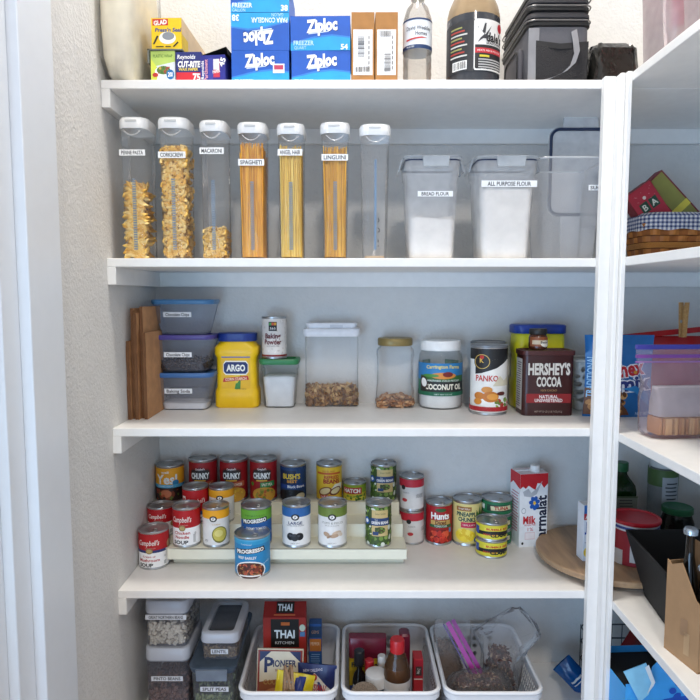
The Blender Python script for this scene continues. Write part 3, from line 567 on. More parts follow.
# panko
for i in range(2):
    X, r, h = cyl_at(467, 502.5, 344, .25, T3); r = .0462; h = .174
    x_, y_ = (X, .197) if i == 0 else (X+.018, .289)
    t = item('breadcrumb_can', ['tall white breadcrumb canister with golden nuggets pictured', 'second breadcrumb canister mostly hidden behind the front one'][i], 'canister', (x_, y_, T3), 0 if i == 0 else .9)
    mb = MB(); mb.lathe([(r*.97, 0), (r*1.01, .001), (r*1.01, .005), (r, .006), (r, h-.006), (r*1.01, h-.005), (r*1.01, h)], TIN, 48, cap0=True); mb.build('can_body', t)
    mb = MB(); mb.lathe([(r*1.0, h-.005), (r*1.03, h-.004), (r*1.03, h+.002), (r*.98, h+.003), (r*.94, h+.001), (.001, h+.001)], clear('grey_lid', '#c9ccd0', .5, '#b9bcc0', .3), 48); mb.build('lid', t)
    mb = MB(); rl = r*1.003; mb.lathe([(rl, .007), (rl, h-.007)], '#ece9e2', 56)
    decal(mb, [stripe(.83, 1, '#1c1c1e'), P_([(-.5, .83), (-.5, .6), (-.3, .62), (.1, .7), (.5, .83)], '#1c1c1e'), E_(-.3, .8, .25, .13, '#24201c'), E_(-.3, .8, .22, .115, '#cfae5a'), E_(-.3, .8, .2, .105, '#1a1614'), T_('K', -.3, .82, .07, '#d8b04a', None, .03), E_(-.3, .87, .06, .03, '#b8281e'), T_('PANKO', -.16, .54, .09, '#c02a20', .62, .02), P_([(.0, .42), (.2, .58), (.34, .5), (.5, .56), (.6, .42)], '#d9cfb4'), E_(.12, .17, .5, .1, '#f5f4f0'), D_(.1, .1, .55, .2, 16, .07, ['#6a8a3a', '#88a84a', '#b23a2a'], 3),
               E_(-.15, .36, .15, .05, '#d08a3a'), E_(-.36, .26, .15, .06, '#c87a2c'), E_(-.05, .25, .22, .085, '#c67422'), E_(.0, .25, .15, .05, '#e0983c'), E_(-.4, .17, .12, .05, '#d4882e'), E_(.25, .3, .13, .03, '#5a2018'), stripe(.02, .09, '#b01f28')], 2*rl, h-.014, on_cyl(rl, .007), True); mb.build('label', t)
# yellow powder tub behind cocoa
t = item('drink_mix_tub', 'big yellow tub with dark blue lid behind the cocoa tin', 'tub', (U(538, 404, .27)[0], .293, T3)); H = .193
mb = MB(); mb.loft([(0, .064, .036, .02), (.004, .067, .04, .02), (.07, .067, .04, .02), (.08, .064, .037, .02), (.14, .064, .037, .02), (.15, .067, .04, .02), (H, .066, .04, .022), (H+.008, .062, .037, .022)], mat('#dcd829', .35), True, True); mb.build('tub_body', t, 40)
mb = MB(); mb.loft([(H+.006, .068, .042, .024), (H+.008, .070, .043, .025), (H+.026, .070, .043, .025), (H+.029, .067, .041, .024)], mat('#1f3f96', .4), True, True, 6); mb.build('lid', t, 40)
mb = MB(); decal(mb, [R_(-.5, 0, -.36, .6, '#3a2a1c')]+txtlines(-.43, .5, .1, 9, '#cfc7b0', .05)+[T_('drink mix', .3, .9, .06, '#33406a', .34)], .128, .13, on_front(-.0405, 0, .02)); mb.build('label', t)
# cocoa tin
t = item('cocoa_tin', "dark brown Hershey cocoa tin in front of the yellow tub".replace('Hershey ', ''), 'tin', (U(547.5, 416, .15)[0], .184, T3)); H = .154; hw = .0635
BR = mat('#3a1614', .35, vary=.03)
mb = MB(); mb.loft([(0, hw-.002, .036, .012), (.002, hw, .038, .014), (H, hw, .038, .014)], BR, True, True, 6); mb.build('tin_body', t, 40)
mb = MB(); mb.loft([(H-.003, hw+.001, .039, .015), (H-.002, hw+.003, .041, .016), (H+.009, hw+.003, .041, .016), (H+.010, hw, .038, .015), (H+.006, hw-.003, .036, .014)], mat('#4a2220', .4), False, True, 6); mb.build('lid', t, 40)
mb = MB(); decal(mb, [R_(-.5, .2, .5, .36, '#8c1b1e'), T_("HERSHEY'S", 0, .79, .19, '#d8d2c8', .94, .04), T_('COCOA', 0, .57, .16, '#d8d2c8', .56, .04), T_('100% CACAO', 0, .42, .035, '#b08a5a', .36), T_('NATURAL', 0, .31, .055, '#f2e8e4', .42, .02), T_('UNSWEETENED', 0, .245, .055, '#f2e8e4', .62, .02), T_('NET WT 23 OZ (1 LB 7 OZ) 652g', 0, .05, .03, '#b9a79a', .62)], 2*(hw-.008), H-.01, on_front(-.038, 0, .004)); mb.build('label', t)
mb = MB(); decal(mb, [R_(-.5, .06, .5, .96, '#cfc9c2')]+txtlines(0, .88, .8, 20, '#4a3a36', .04), .05, H-.01, on_left(-hw, 0, .004)); mb.build('back_label', t)
# little jar on the cocoa tin
X = U(537, 352, .18)[0]
t = item('bouillon_jar', 'tiny brown bouillon jar with dark lid standing on the cocoa tin', 'jar', (X, .175, T3+.1645)); r = .023
mb = MB(); mb.lathe([(r*.8, .0), (r*.95, .002), (r, .008), (r, .03), (r*.85, .037), (r*.75, .04)], mat('#4a2414', .15), 32, cap0=True, cap1=True); mb.build('jar_body', t)
mb = MB(); mb.lathe([(r*.92, .038), (r*.95, .039), (r*.95, .05), (r*.9, .052), (.001, .052)], mat('#1f1c1a', .45), 40, cap0=True); mb.build('lid', t)
mb = MB(); rl = r*1.01; decal(mb, [R_(-.75, .1, .75, 1, '#8a4a24'), R_(-.6, .3, .6, .7, '#c9b899'), E_(.15, .35, .3, .3, '#e9e2d2'), T_('Better', .1, .5, .22, '#3a1e12', .5, .03)], 2*rl, .026, on_cyl(rl, .006, .3), True); mb.build('label', t)
# white basket behind cocoa
LAT = holes('lattice_plastic', '#dcdcd6', 'oval')
t = item('plastic_basket', 'white lattice plastic basket at the back between the cocoa tin and the post', 'basket', (.632, .26, T3))
mb = MB(); mb.loft([(.001, .04, .045, .02), (.13, .056, .06, .02)], LAT, True, False); mb.build('basket_wall', t, 50)
mb = MB(); P = [(x, y, .132) for x, y in rr(.058, .062, .02, 4)]; mb.tube(P, .004, mat('#e2e2dc', .4), 8, closed=True); mb.build('rim', t)
# ================================================================== second shelf
def pasta_container(label, x0, x1, xb0, xb1, lidtop, text, ty0, ty1, dd=.044):
    Y = .012
    a, zt = U(x0, lidtop, Y); b = U(x1, lidtop, Y)[0]; zt -= T2; X = (a+b)/2; hw = (b-a)/2-.002
    hb = (U(xb1, 256, Y)[0]-U(xb0, 256, Y)[0])/2
    t = item('pasta_container', label, 'pasta container', (X, Y+dd, T2))
    mb = MB(); zb = zt-.023
    mb.loft([(.0005, hb-.004, dd*.8, .012), (.004, hb, dd*.84, .014), (zb, hw-.001, dd-.002, .02)], CLEAR, True, False, 5)
    mb.build('container_body', t, 60)
    mb = MB(); mb.loft([(zb-.002, hw, dd-.001, .02), (zb+.001, hw+.002, dd, .022), (zt-.006, hw+.002, dd, .022), (zt-.001, hw, dd-.003, .021), (zt, hw*.9, dd-.008, .019)], WHITEP, False, True, 5)
    mb.build('lid', t, 50)
    mb = MB(); mb.box(-hw*.45, hw*.35, -dd-.0022, -dd+.001, zt-.011, zt-.0075, '#cfcfcd'); mb.build('lid_notch', t)
    # pour lip line
    mb = MB(); mb.tube([(hw*.62*s_, -dd-.0005+.003, zb-.006-.011*(1-s_*s_)) for s_ in [i/6-1 for i in range(13)]], .0011, clear('lip', '#ffffff', .55, '#ffffff', .2), 6); mb.build('pour_lip', t)
    # ridged grip strip, its light blue painted in as a daylight reflection
    if text is not None and text != '':
        mb = MB(); n = 30
        for i in range(n): 
            z = .02+i*(zb*.62-.02)/n; d_ = dd*.84+(dd*.16-.002)*z/zb; mb.box(-.0035, .0045, -d_-.0008, -d_+.0004, z, z+.0035, clear('glint', '#dfe9f4', .34, '#cfe0f2', .1))
        mb.build('glint_strip', t)
        za = U(0, ty1, Y)[1]-T2; zc = U(0, ty0, Y)[1]-T2; d_ = dd*.84+(dd*.16)*za/zb
        tape(t, text, hw*1.86, zc-za, on_front(-d_-.0012, 0, za, -.02), '#f4f4f2')
    f_hw = lambda z: hb+(hw-.001-hb)*z/zb; f_hd = lambda z: dd*.84+(dd*.16-.002)*z/zb
    return t, X, Y+dd, f_hw, f_hd, zb
def pc_penne(mb, p, rn):
    M = Matrix.Rotation(rn.gauss(0, .12), 3, 'Z') @ Matrix.Rotation(rn.gauss(.8, .5)*rn.choice((1, 1, -1)), 3, 'Y'); L = .017
    c = rn.choice(['#ecbe5e', '#f2c868', '#e2ac48', '#f6d68a']); r = .0048; n = 8
    A = [[p+M @ Vector((x0+r*.7*math.cos(2*PI*i/n)*sg*.9, r*math.sin(2*PI*i/n), 0)) + M @ Vector((0, 0, 0)) for i in range(n)] for x0, sg in ((-L, 1), (L, 1))]
    R = [[p+M @ Vector((x0+k*r*math.cos(2*PI*i/n), r*math.sin(2*PI*i/n), r*math.cos(2*PI*i/n))) for i in range(n)] for x0, k in ((-L, .8), (L, .8))]
    I = [[p+M @ Vector((x0+k*r*math.cos(2*PI*i/n), .6*r*math.sin(2*PI*i/n), .6*r*math.cos(2*PI*i/n))) for i in range(n)] for x0, k in ((-L, .8), (L, .8))]
    mb.rings([I[0], R[0], R[1], I[1], I[0]], c)
def pc_elbow(R, r, cols):
    def f(mb, p, rn):
        M = Matrix.Rotation(rn.uniform(0, 6), 3, 'Y') @ Matrix.Rotation(rn.uniform(-.6, .6), 3, 'Z') @ Matrix.Rotation(PI/2+rn.uniform(-.4, .4), 3, 'X')
        c = rn.choice(cols); A = [a*.55 for a in range(6)]
        mb.tube([p+M @ Vector((R*math.cos(a), R*math.sin(a), 0)) for a in A], r, c, 7, caps=True)
        for a in (A[0], A[-1]):
            q = p+M @ Vector((R*math.cos(a), R*math.sin(a), 0)); mb.ball(q, r*.6, '#a8742e', 5, 3)
    return f
def strands(label, loc, fw, fd, z1, cols, core, seed):
    rn = random.Random(seed); mb = MB(); mb.loft([(.004, fw(0)-.006, fd(0)-.006, .012), (z1-.012, fw(z1)-.009, fd(z1)-.008, .012)], core)
    for i in range(190):
        q = rn.random()
        if q < .62: u, v = rn.uniform(-1, 1), -1
        elif q < .8: u, v = 1, rn.uniform(-1, 1)
        else: u, v = -1, rn.uniform(-1, 1)
        k = rn.uniform(.86, .97); u2 = max(-.97, min(.97, u+rn.gauss(0, .22))); k2 = rn.uniform(.7, .97); z = z1-rn.uniform(0, .03)*(1.5 if i % 5 else .3)
        a = Vector((u*k*(fw(0)-.003), v*k*(fd(0)-.003), .004)); b = Vector((u2*k2*(fw(z1)-.003), v*k2*(fd(z1)-.003), z))
        mb.tube([a, b], .0011, rn.choice(cols), 5)
    return tag(mb.build('dry_pasta', loc=loc), label, 'dry pasta', kind='stuff')
t, X, Y, fw, fd, zb = pasta_container('tall clear penne container, leftmost on the second shelf', 116, 146, 123.5, 149, 116, 'PENNE PASTA', 149.5, 155.5)
chips(None, 'penne tubes filling the lower half of the leftmost container', 'penne', (X, Y, T2), 230, fw, fd, .157, pc_penne, '#a8742a', 'penne_pasta', coreinset=.015, ins=.0075, insx=.0165)
t, X, Y, fw, fd, zb = pasta_container('tall clear container labelled for corkscrew pasta, nearly full', 155, 186.5, 162.5, 188.5, 116, 'CORKSCREW', 151.5, 158)
chips(None, 'curly corkscrew pasta filling the second container', 'corkscrew pasta', (X, Y, T2), 620, fw, fd, .243, pc_elbow(.0065, .0037, ['#f0c468', '#e6b250', '#f6d488']), '#c9983f', 'corkscrew_pasta', coreinset=.011, ins=.009)
t, X, Y, fw, fd, zb = pasta_container('tall clear macaroni container filled only at the bottom', 197, 225, 203, 227.5, 119, 'MACARONI', 147.5, 154)
chips(None, 'small elbow macaroni in the bottom of the third container', 'macaroni', (X, Y, T2), 330, fw, fd, .068, pc_elbow(.0048, .0026, ['#f0c264', '#e4b24c', '#f6d284']), '#c9983f', 'elbow_macaroni', coreinset=.009, ins=.007)
t, X, Y, fw, fd, zb = pasta_container('tall clear spaghetti container, fourth from left', 235.5, 265.5, 240.5, 265, 121, 'SPAGHETI', 159, 165.5)
strands('long orange-yellow spaghetti standing in the fourth container', (X, Y, T2), fw, fd, .255, ['#f0b028', '#e6a01c', '#f8c040', '#d89018'], '#dc9a20', 21)
t, X, Y, fw, fd, zb = pasta_container('tall clear angel hair container, fifth from left', 275.5, 304, 280, 303.5, 122, 'ANGEL HAIR', 149, 155.5)
strands('fine angel hair strands standing in the fifth container', (X, Y, T2), fw, fd, .25, ['#f2c850', '#e6bc50', '#f8d870', '#d8ac40'], '#dcb040', 22)
t, X, Y, fw, fd, zb = pasta_container('tall clear linguine container, sixth from left', 319.5, 350, 323, 347, 121, 'LINGUINI', 154, 160.5)
strands('linguine strands standing in the sixth container', (X, Y, T2), fw, fd, .247, ['#e6ac28', '#d89c20', '#f0bc40', '#c88c18'], '#cc9420', 23)
t, X, Y, fw, fd, zb = pasta_container('tall empty clear container with black scribble, right of the pasta row', 359.5, 391.5, 362.5, 387, 123, '', 0, 0)
mb = MB(); 
for (zz, pts) in ((.08, [(0, 0), (.003, .004), (.001, .009)]), (.058, [(0, 0), (.004, .002), (.003, .008), (0, .010)]), (.036, [(.001, 0), (.001, .006)]), (.028, [(0, 0), (.003, 0)])):
    mb.tube([(.006+a, -fd(.06)-.0016, zz+b) for a, b in pts], .0009, BK, 5)
mb.build('marker_writing', t)
mb = MB(); mb.box(-.002, .003, -fd(.1)-.001, -fd(.1)-.0002, .02, zb*.8, clear('glint2', '#dbe8f6', .35, '#b9d6f2', .1)); mb.build('glint_strip', t)  # flat strip, blue tint painted in as a daylight glint
mb = MB(); mb.loft([(.001, fw(0)*.8, fd(0)*.8, .01), (.007, fw(0)*.8, fd(0)*.8, .01)], mat('#e6c7a4', .6)); mb.build('base_pad', t)
NAVY = mat('#20304f', .4)
def flour(label, x0, x1, xb0, xb1, yt, text, tx0, tx1, ty0, ty1, filly, peak):
    Y = .015; a, zt = U(x0+3, yt, Y); b = U(x1-3, yt, Y)[0]; zt -= T2; X = (a+b)/2; hw = (b-a)/2; hb = (U(xb1, 258, Y)[0]-U(xb0, 258, Y)[0])/2; dd = .07
    t = item('flour_container', label, 'flour container', (X, Y+dd+.004, T2))
    zb = zt-.012
    mb = MB(); mb.loft([(.0005, hb-.004, dd*.8, .012), (.005, hb, dd*.82, .014), (zb*.86, hw-.006, dd-.006, .018), (zb*.87, hw-.004, dd-.004, .018), (zb, hw-.002, dd-.002, .018)], HAZY, True, False, 5); mb.build('container_body', t, 60)
    mb = MB(); mb.loft([(zt-.014, hw-.004, dd-.004, .018), (zt-.009, hw-.002, dd-.002, .018)], NAVY, False, False, 5); mb.build('gasket', t)
    mb = MB(); mb.loft([(zt-.009, hw-.001, dd-.001, .018), (zt-.007, hw+.002, dd+.001, .02), (zt-.002, hw+.002, dd+.001, .02), (zt, hw-.002, dd-.003, .018)], clear('lid_plastic', '#e6ebf0', .5, '#dfe5ea', .2), False, True, 5); mb.build('lid', t, 50)
    LT = clear('latch_plastic', '#eef2f5', .5, '#e8edf1', .2)
    mb = MB(); mb.loft([(zt-.026, hw*.44, .003, .003, .005, -dd-.004), (zt-.004, hw*.48, .003, .003, .005, -dd-.004)], LT); mb.build('latch', t)
    for s_ in (-1, 1):
        mb = MB(); mb.add([(s_*(hw+.001), -.03, zt-.003), (s_*(hw+.001), .03, zt-.003), (s_*(hw+.009), .03, zt-.03), (s_*(hw+.009), -.03, zt-.03), (s_*(hw+.005), -.03, zt-.002), (s_*(hw+.005), .03, zt-.002), (s_*(hw+.012), .03, zt-.03), (s_*(hw+.012), -.03, zt-.03)], [(0, 1, 2, 3), (4, 7, 6, 5), (0, 4, 5, 1), (3, 2, 6, 7), (0, 3, 7, 4), (1, 5, 6, 2)], LT); mb.build('latch', t)
    za = U(0, ty1, Y)[1]-T2; zc = U(0, ty0, Y)[1]-T2; lx = (U(tx0, ty0, Y)[0]+U(tx1, ty0, Y)[0])/2-X; lw = U(tx1, ty0, Y)[0]-U(tx0, ty0, Y)[0]
    k = dd*.82+(dd*.18)*za/zb
    tape(t, text, lw, zc-za, on_front(-k-.0015, lx, za, -.05), '#f2f3f3', tw=.78)
    zf = U(0, filly, Y)[1]-T2; rn = random.Random(4); R = []
    fwz = lambda z: hb-.003+(hw-hb-.005)*z/zb; fdz = lambda z: dd*.82-.003+(dd*.14)*z/zb
    mb = MB()
    for z in (.003, zf*.5, zf): R.append([(x, y, z+(rn.uniform(-.006, .006)*peak if z == zf else 0)) for x, y in rr(fwz(z), fdz(z), .014, 6)])
    R.append([(x, y, zf+rn.uniform(-.004, .010)*peak) for x, y in rr(fwz(zf)*.6, fdz(zf)*.6, .014, 6)])
    mb.rings(R, mat('#f0e9df', .9), True, True)
    tag(mb.build('flour', loc=(X, Y+dd+.004, T2)), label.split(',')[0].replace('container', 'filling'), 'flour', kind='stuff')
    return t
t = flour('bread flour container, half full, latched clear plastic', 402, 466, 411, 456, 154, 'BREAD FLOUR', 418, 453.5, 190.5, 196, 217, 1)
t = flour('all purpose flour container, nearly full, latched clear plastic', 475, 544, 484, 531, 154, 'ALL PURPOSE FLOUR', 482, 538, 180, 186.5, 187, .7)
for o in C.objects:
    if o.name.startswith('flour') and o.type == 'MESH' and o.parent is None: o['label'] = 'white bread flour filling half its container' if 'bread' in o['label'] else 'white all purpose flour nearly filling its container'
# open container with lid standing behind
t = item('storage_container', 'big open frosted container beside the corner post, its lid behind it', 'storage container', (.5, .105, T2))
mb = MB(); hz = U(0, 158, .03)[1]-T2
mb.loft([(.0005, .052, .058, .014), (.005, .056, .062, .016), (hz*.87, .072, .078, .02), (hz*.88, .075, .08, .02), (hz, .077, .082, .02), (hz, .073, .078, .018)], clear('thin_frosted_plastic', '#fdfdfe', .2, '#ffffff', .25, .12), True, False, 5); mb.build('container_body', t, 60)
mb = MB(); P = [(x, y, hz) for x, y in rr(.0775, .0825, .02, 5)]; mb.tube(P, .0022, clear('rim_plastic', '#f2f4f6', .6, '#f0f2f4', .2), 6, closed=True); mb.build('rim', t)
tape(t, 'SUGAR', .05, .012, on_front(-.0785, .056, hz*.68, -.04), '#f2f2f2')
t = item('container_lid', 'clear lid with navy gasket ring leaning upright behind the open container', 'lid', (.578, .215, T2+.113))
mb = MB(); P = [(x, .0, z+.115) for x, z in rr(.073, .105, .022, 6)]; mb.tube(P, .0042, NAVY, 8, closed=True); mb.build('gasket', t)
mb = MB(); M = Matrix.Translation((0, 0, .115)) @ Matrix.Rotation(PI/2, 4, 'X'); mb.loft([(-.005, .078, .11, .025), (.001, .078, .11, .025)], HAZY, True, True, 5, M=M); mb.build('lid_plate', t)
mb = MB(); mb.loft([(.225, .045, .002, .002), (.248, .043, .002, .002), (.252, .038, .002, .002)], HAZY); mb.build('latch', t)
mb = MB(); mb.loft([(-.1125, .043, .002, .002), (.004, .045, .002, .002)], HAZY); mb.build('latch', t)
# ================================================================== top shelf
def carton(name, label, cat, x0, x1, yt, Yf, dep, Zb, items, base, rz=0, h=None, left=None, right=None, top=None, ddx=0):
    X, w, hh = box_at(x0, x1, yt, Yf, Zb); h = h or hh
    t = item(name, label, cat, (X+ddx, Yf+dep/2, Zb), rz)
    mb = MB(); mb.box(-w/2, w/2, -dep/2, dep/2, 0, h, base); mb.build('box_body', t, bev=.0006)
    mb = MB(); decal(mb, items, w, h, on_front(-dep/2, 0, 0)); 
    if left: decal(mb, left, dep, h, on_left(-w/2))
    if right: decal(mb, right, dep, h, on_right(w/2))
    mb.build('label', t)
    return t
zb1 = [R_(-.5, 0, .5, 1, '#0b57b8'), P_([(-.5, 0), (.5, 0), (.5, .36), (.2, .42), (-.1, .36), (-.5, .2)], '#1aa0e0'), P_([(-.5, .24), (-.1, .41), (.2, .47), (.5, .40), (.5, .36), (.2, .42), (-.1, .36), (-.5, .2)], '#2d7fd0')]
def zlogo(u=-.02, v=.7): return [T_('Ziploc', u+.008, v-.02, .34, '#07306a', .52, .05, 5, .1), T_('Ziploc', u, v, .34, '#f6f8fa', .52, .05, 5, .1), P_([(u-.22, v-.27), (u+.12, v-.2), (u+.12, v-.18), (u-.22, v-.24)], '#d8e6f4')]
ZH = .0735; zd = .15
def zip_(label, x0, x1, Z, items, h=ZH, rz=0, Yf=.035, ddx=0):
    return carton('freezer_bag_box', label, 'box', x0, x1, 60, Yf, zd, Z, items, '#0f63c0', rz, h, ddx=ddx)
zip_('blue freezer bag box with small pink sticker, bottom of the left stack', 231.5, 289, T1, zb1+zlogo(-.02, .74)+[R_(.22, .35, .42, .62, '#f2eef0'), R_(.24, .45, .4, .58, '#c23a5a'), T_('FREEZER', -.28, .1, .13, '#bfe4f7', .34, .02), T_('GALLON', -.34, -.0, .06, '#bfe4f7', .2)])
zip_('blue freezer bag box stacked upside down in the left stack', 231.5, 289, T1+ZH+.0005, [('flip',)]+zb1, h=ZH+.005) if 0 else None
def flip(items):
    out = []
    for it in items:
        q = it[0]
        if q == 'r': out.append(R_(-it[3], 1-it[4], -it[1], 1-it[2], it[5]))
        elif q == 'p': out.append(P_([(-u, 1-v) for u, v in it[1]], it[2]))
        elif q == 't': l = list(it); l[2] = -l[2]; l[3] = 1-l[3]; l[8] = l[8]+180; out.append(tuple(l))
        elif q == 'e': out.append(E_(-it[1], 1-it[2], it[3], it[4], it[5], it[6]))
        else: out.append(it)
    return out
zip_('blue freezer bag box stacked upside down in the left stack', 231.5, 289.5, T1+ZH+.0005, flip(zb1+zlogo(.02, .68)+[T_('PARA CONGELAR', -.16, .2, .13, '#e8f4fc', .62, .02), T_('GALON', -.3, .06, .09, '#bfe4f7', .2), T_('38', .42, .14, .16, '#e8f4fc', .12, .04)]), h=ZH+.006)
zip_('blue freezer bag box on top of the left stack, cut off by the photo edge', 231.5, 289.5, T1+2*ZH+.0075, zb1+zlogo(.0, .72)+[T_('FREEZER', -.3, .2, .13, '#e8f4fc', .34, .02), T_('GALLON', -.36, .06, .09, '#bfe4f7', .22), T_('38', .42, .12, .16, '#e8f4fc', .12, .04)], h=ZH)
zip_('blue freezer quart box, lower one of the right stack', 291.5, 350.5, T1, zb1+zlogo(.0, .72)+[T_('FREEZER', -.28, .1, .13, '#bfe4f7', .34, .02)])
zip_('blue freezer quart box, upper one of the right stack', 290.5, 350, T1+ZH+.0005, zb1+zlogo(.02, .74)+[T_('FREEZER', -.28, .22, .13, '#bfe4f7', .34, .02), T_('QUART', -.34, .08, .09, '#bfe4f7', .2), T_('54', .4, .1, .15, '#e8f4fc', .12, .04)], h=ZH-.001, rz=-.02, ddx=.002)
BX = mat('#b07c46', .8, vary=.08)
def barcode(u0, v0, u1, v1, n=22, seed=1, vert=False):
    rn = random.Random(seed); o = []; q = 0
    while q < 1:
        s_ = rn.choice((.012, .02, .035)); 
        o.append(R_(u0, v0+(v1-v0)*q, u1, v0+(v1-v0)*min(1, q+s_), BK) if not vert else R_(u0+(u1-u0)*q, v0, u0+(u1-u0)*min(1, q+s_), v1, BK)); q += s_+rn.choice((.02, .03, .05))
    return o
for i, (a, b) in enumerate(((351.5, 374.5), (375.5, 398))):
    its = [R_(-.42, .13, .42, .76, '#eceae8'), T_('SENSIBLE GOODS BOX', .26, .45, .035, '#55504c', .5*5/1.6*.33*2, 0, 90)]
    its += (barcode(-.22, .38, .06, .66, seed=2)+barcode(-.34, .17, .3, .24, vert=True, seed=3)) if i == 0 else (barcode(-.32, .66, .2, .74, vert=True, seed=4)+barcode(-.1, .18, .18, .42, seed=5)+[T_('STYLE NO', -.3, .32, .035, '#55504c', .5, 0, 90)])
    its = [x for x in its if not (x[0] == 't' and 'SENSIBLE' in x[1])] + txtl_v if 0 else [x for x in its if x[0] != 't']+[R_(.24, .2+j*.07, .28, .245+j*.07, '#77726e') for j in range(7)]
    carton('cardboard_box', ['tall narrow cardboard box with barcode label beside the blue boxes', 'tall narrow cardboard box with barcode label beside the water bottle'][i], 'box', a, b, 12, .03, .2, T1, its, BX)
# wraps
carton('plastic_wrap_box', 'white and green plastic wrap box under the yellow box', 'box', 152, 176.5, 51, .045, .24, T1,
       [R_(-.5, 0, .5, 1, '#dfe6ea'), P_([(-.5, .55), (.5, .7), (.5, 1), (-.5, 1)], '#b9d36a'), P_([(-.5, 0), (-.3, 0), (-.2, .5), (-.5, .8)], '#d6df52'), T_('PLASTIC WRAP', 0, .86, .08, '#4a7a2a', .8, .01), E_(.02, .42, .36, .16, '#f4f6f7'), E_(.02, .46, .28, .12, '#5a7a34'), D_(-.2, .38, .26, .54, 18, .05, ['#8a4a3a', '#c8b04a', '#3f6a2a', '#b23a2a'], 2), E_(-.32, .33, .12, .06, '#c0302a'), E_(.3, .34, .16, .14, '#1f6fb0'), T_('200', .3, .34, .12, WH, .2, .03), R_(.0, .06, .46, .1, '#9fb4c4')], '#dfe4e4', -.03)
mb = MB(); mb.box(-.043, .035, -.003, .25, .0, .003, mat('#6b6f68', .5)); mb.box(-.043, -.039, -.003, .2, -.028, .003, mat('#6b6f68', .5))
o = mb.build('cutter_tray', loc=(U(167, 47, .045)[0], .045, T1+.0772)); tag(o, 'grey flap of a wrap box lying between the yellow and green boxes', 'box flap')
carton('press_seal_box', 'yellow press and seal wrap box stacked on the plastic wrap box', 'box', 152.5, 183, 18, .045, .24, T1+.0805,
       [R_(-.5, 0, .5, 1, '#f0c812'), R_(-.46, .76, .06, .97, '#c8261e'), T_('GLAD', -.2, .86, .14, WH, .44, .04, 6), T_("Press'n Seal", .05, .62, .12, '#1f3f8c', .86, .03, 0, .15), E_(.03, .36, .28, .2, '#f6f2e6'), E_(.06, .42, .2, .13, '#8a8f96'), P_([(-.46, .16), (-.4, .16), (-.26, .42), (-.32, .44)], BK), P_([(.4, .2), (.36, .24), (.2, .08), (.24, .06)], BK), R_(-.36, .06, -.1, .1, '#5a4a10'), R_(-.04, .06, .14, .1, '#5a4a10')], '#ecc51a', -.03, right=[R_(-.5, 0, .5, 1, '#e6c79a'), R_(-.5, .0, -.3, .5, '#e8c21a')])
carton('wax_paper_box', 'navy and red wax paper box between the wrap boxes', 'box', 176.8, 202.5, 52, .04, .24, T1,
       [R_(-.5, 0, .5, 1, '#1f2a72'), T_('Reynolds', -.1, .86, .12, WH, .7, .02, 0, .15), T_('CUT-RITE', .0, .64, .17, WH, .88, .05, 0, .12), T_('WAX PAPER', -.02, .49, .08, '#f0d84a', .76, .03), R_(-.5, .1, .5, .4, '#cf2030'), T_('75', .3, .26, .2, WH, .3, .04), R_(-.5, 0, .5, .1, '#26307a')], '#232c66', -.02)
carton('parchment_paper_box', 'blue parchment paper box with lifted flap beside the blue box stack', 'box', 203.5, 229, 55, .03, .2, T1,
       [R_(-.5, 0, .5, 1, '#25288a'), R_(-.18, .06, .0, .9, '#3a3f9c'), T_('Parchment', -.28, .5, .12, '#f0a8b0', .8, .02, 90), T_('Reynolds', -.42, .5, .1, WH, .7, .02, 90), R_(.02, .24, .28, .86, '#c8344a'), R_(.02, .5, .26, .86, '#e9e4e8'), T_('PAPER', .14, .44, .1, WH, .3, .02, 10), T_('45', .38, .75, .18, WH, .34, .04, 70)], '#1f2470', -.1, ddx=.002)
o = bpy.data.objects['parchment_paper_box']
mb = MB(); mb.add([(-.024, -.098, .064), (.03, -.098, .08), (.03, .1, .082), (-.024, .1, .066), (.033, -.098, .0645), (.033, .1, .0645)], [(0, 1, 2, 3), (1, 4, 5, 2)], mat('#26251f', .6)); mb.build('open_flap', o)
# wrapped bundle far left
t = item('wrapped_bundle', 'large cream coloured bundle in clear plastic at the left end of the top shelf', 'package', (-.497, .1, T1))
CR = mat('#f4ecd4', .8, bump=.2, bscale=14, vary=.06)
mb = MB(); rn = random.Random(2); R = []
for z, a, b in ((.003, .018, .07), (.014, .028, .095), (.05, .032, .112), (.12, .034, .118), (.2, .034, .118), (.27, .032, .11), (.3, .026, .09)):
    R.append([(x*1+rn.uniform(-.002, .002)-.004, y+rn.uniform(-.003, .003), z+rn.uniform(-.002, .002)) for x, y in rr(a, b, .03, 5)])
mb.rings(R, CR, True, True); mb.build('contents', t, 60)
mb = MB(); R = []
for z, a, b in ((.0005, .016, .075), (.008, .03, .11), (.05, .036, .126), (.12, .038, .13), (.2, .038, .13), (.28, .036, .12), (.31, .026, .09)):
    R.append([(x+rn.uniform(-.0025, .0025)-.004, y+rn.uniform(-.003, .003), z) for x, y in rr(a, b, .03, 5)])
mb.rings(R, FILM, False, True); mb.build('plastic_wrap', t, 60)
# water bottle
X, r, h = cyl_at(403, 432.5, 30, .07, T1); r = .0325
t = item('water_bottle', 'clear plastic water bottle with white and blue label on the top shelf', 'bottle', (X, .075, T1))
mb = MB(); pr = [(r*.8, .0005), (r*.97, .004), (r, .012)]
for i in range(9): pr += [(r*(.965 if i % 2 else 1), .018+i*.008)]
pr += [(r, .095), (r, .14), (r*.97, .155), (r*.75, .178), (r*.45, .19), (r*.42, .2)]
mb.lathe(pr, clear('bottle_plastic', '#f3f1ee', .12, '#e9e6e2', .06, .3), 40, cap0=True); mb.build('bottle_body', t)
mb = MB(); mb.lathe([(r*.46, .198), (r*.5, .199), (r*.5, .212), (r*.46, .214), (.001, .214)], WHITEP, 30, cap0=True); mb.build('cap', t)
mb = MB(); rl = r*1.005; H = .065; z0 = .082; mb.lathe([(rl, z0), (rl, z0+H)], '#e9edf0', 44)
